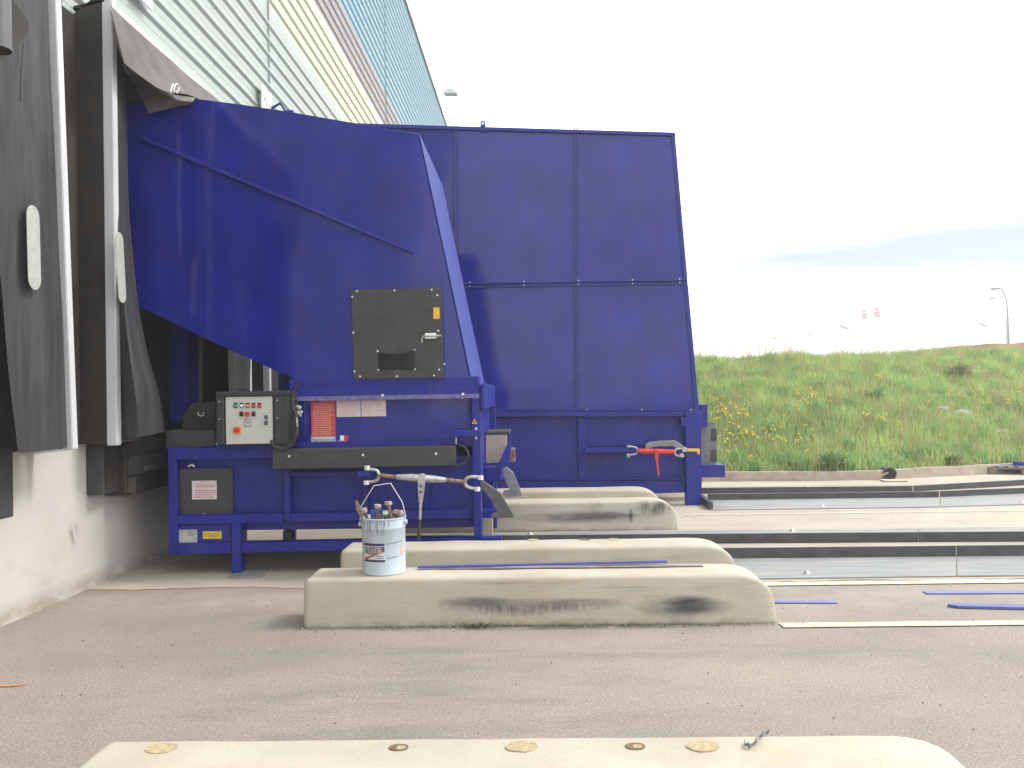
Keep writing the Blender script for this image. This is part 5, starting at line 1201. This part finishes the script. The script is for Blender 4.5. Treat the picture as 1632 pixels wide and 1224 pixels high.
# ------------------------------------------------------------------ distance
M_lamp = mat('lamp_post_grey', (0.30, 0.31, 0.33), rough=0.5, metal=0.2); M_pale = mat('pale_far_metal', (0.80, 0.80, 0.80), rough=0.6)
def lamp(px, D, topy, headpx, heady, label, m):
    f = at(px, 560, Y=D); x = f.x; zt_ = at(px-3, topy, Y=D).z; hd = at(headpx, heady, Y=D)
    o = thing('street_lamp', (x, D, 0), label, 'street lamp', 'street lamps beyond the bank')
    g = B(); tube(g, [(x, D, 0), (x-0.06, D, zt_*0.6), (x-0.1, D, zt_-0.9)], lambda t: 0.10-0.045*t, 8)
    tube(g, smoothpath([(x-0.1, D, zt_-0.92), (x-0.16, D, zt_-0.3), (x-0.42, D, hd.z-0.02-0.04), (hd.x+0.25, D, hd.z)], 6), 0.045, 8); build('pole', g, m, o, smooth=True)
    g = B(); prism(g, [(hd.x-0.42, hd.z+0.02), (hd.x-0.1, hd.z+0.10), (hd.x+0.3, hd.z+0.04), (hd.x+0.3, hd.z-0.04), (hd.x-0.1, hd.z-0.06)], 'Y', D-0.14, D+0.14, 0.01); build('lamp_head', g, m, o)
lamp(1609.5, 60, 470, 1586, 460.5, 'taller curved grey street lamp beyond the bank at right', M_lamp)
lamp(1606.5, 66, 488, 1584, 475, 'fainter curved street lamp just left of the taller one', mat('lamp_post_pale', (0.55, 0.56, 0.58)))
def pylon(px, topy, D, label):
    base = at(px, 620, Y=D); x = base.x; zt_ = at(px, topy, Y=D).z
    o = thing('electricity_pylon', (x, D, 0), label, 'pylon', 'pale red and white pylons on the horizon')
    gs = {'w': B(), 'r': B()}; H = zt_
    wd = lambda z: max(0.25, 1.7*(1-z/H)*0.9+0.25)
    nz_ = 14
    for i in range(nz_):
        za, zb_ = H*0.97*i/nz_, H*0.97*(i+1)/nz_; wa, wb = wd(za), wd(zb_); kk = 'r' if za > H*0.80 and i != nz_-4 else 'w'; g_ = gs[kk]
        C = lambda w_, z: [Vector((x+sx*w_, D+sy*w_, z)) for sx, sy in ((-1, -1), (1, -1), (1, 1), (-1, 1))]
        A, Bq = C(wa, za), C(wb, zb_)
        for k in range(4): tube(g_, [A[k], Bq[k]], 0.07, 4); tube(g_, [A[k], Bq[(k+1) % 4]], 0.045, 4)
    cyl(gs['r'], (x, D, H*0.93), (x, D, H), 0.14, 0.04, 6)
    for zz, wl, kk in ((H*0.90, 1.0, 'r'), (H*0.87, 0.8, 'r'), (H*0.72, 1.1, 'w'), (H*0.50, 1.3, 'w')):
        prism(gs[kk], [(x-wl, zz), (x, zz+0.35), (x+wl, zz), (x+wl*0.6, zz-0.15 if kk == 'r' else zz-0.1), (x-wl*0.6, zz-0.15 if kk == 'r' else zz-0.1)], 'Y', D-0.3, D+0.3)
    build('pylon_lattice', gs['w'], M_pale, o); build('painted_top', gs['r'], mat('pylon_red', (0.34, 0.07, 0.09)), o)
pylon(1380, 488, 215, 'left red topped pylon faint on the horizon'); pylon(1400, 484.5, 205, 'right red topped pylon faint on the horizon')
def mast(px, py, px2, py2, D, label):
    a = at(px, py, Y=D); b = at(px2, py2, Y=D); o = thing('light_mast', (a.x-1.0, D, 0), label, 'mast', 'pale masts with slanted bars on the skyline')
    top = at(px-12, py-10, Y=D)
    g = B(); tube(g, [(top.x, D, 0), (top.x, D, top.z)], 0.05, 6); tube(g, [(top.x, D, top.z-0.9), (a.x, D, a.z)], 0.03, 5); build('pole', g, mat('mast_white', (0.85, 0.85, 0.85)), o)
    g = B(); d = (b-a).normalized(); s = Vector((-d.z, 0, d.x))*0.11; prism(g, [((q).x, q.z) for q in (a-s, b-s*0.6, b+s*0.6, a+s)], 'Y', D-0.15, D+0.15); build('slanted_bar', g, mat('bar_grey', (0.42, 0.41, 0.42)), o)
    g = B(); [tube(g, [(top.x, D, top.z-0.15), (top.x+dx_, D, top.z+dz_)], 0.03, 5) for dx_, dz_ in ((-0.35, 0.2), (0.35, 0.1), (0.1, -0.3))]; build('mast_head', g, M_pale, o)
mast(1339, 519, 1353, 525, 90, 'pale mast with dark slanted bar left of the pylons')
mast(1561, 515, 1573, 520.5, 100, 'pale mast with slanted bar left of the street lamps')
mast(1288, 532, 1294, 535, 130, 'faint mast with small bar at the middle of the skyline')
mast(1232, 538, 1241, 542.5, 120, 'faint leftmost mast close to the far compactor')

# ------------------------------------------------------------------ added haze volume, imitating lens glare and far fading
g = B(); box(g, -720, 720, -120, 720, -1.0, 30.0)
hm = bpy.data.materials.new('glare_haze'); hm.use_nodes = True; t = hm.node_tree
t.nodes.remove(t.nodes['Principled BSDF']); pv = t.nodes.new('ShaderNodeVolumePrincipled')
pv.inputs['Color'].default_value = (1.0, 1.0, 1.0, 1); pv.inputs['Density'].default_value = 0.0030; pv.inputs['Anisotropy'].default_value = 0.2
t.links.new(pv.outputs[0], t.nodes['Material Output'].inputs['Volume'])
build('haze', g, hm, origin=(0, 0, 0), kind='stuff')
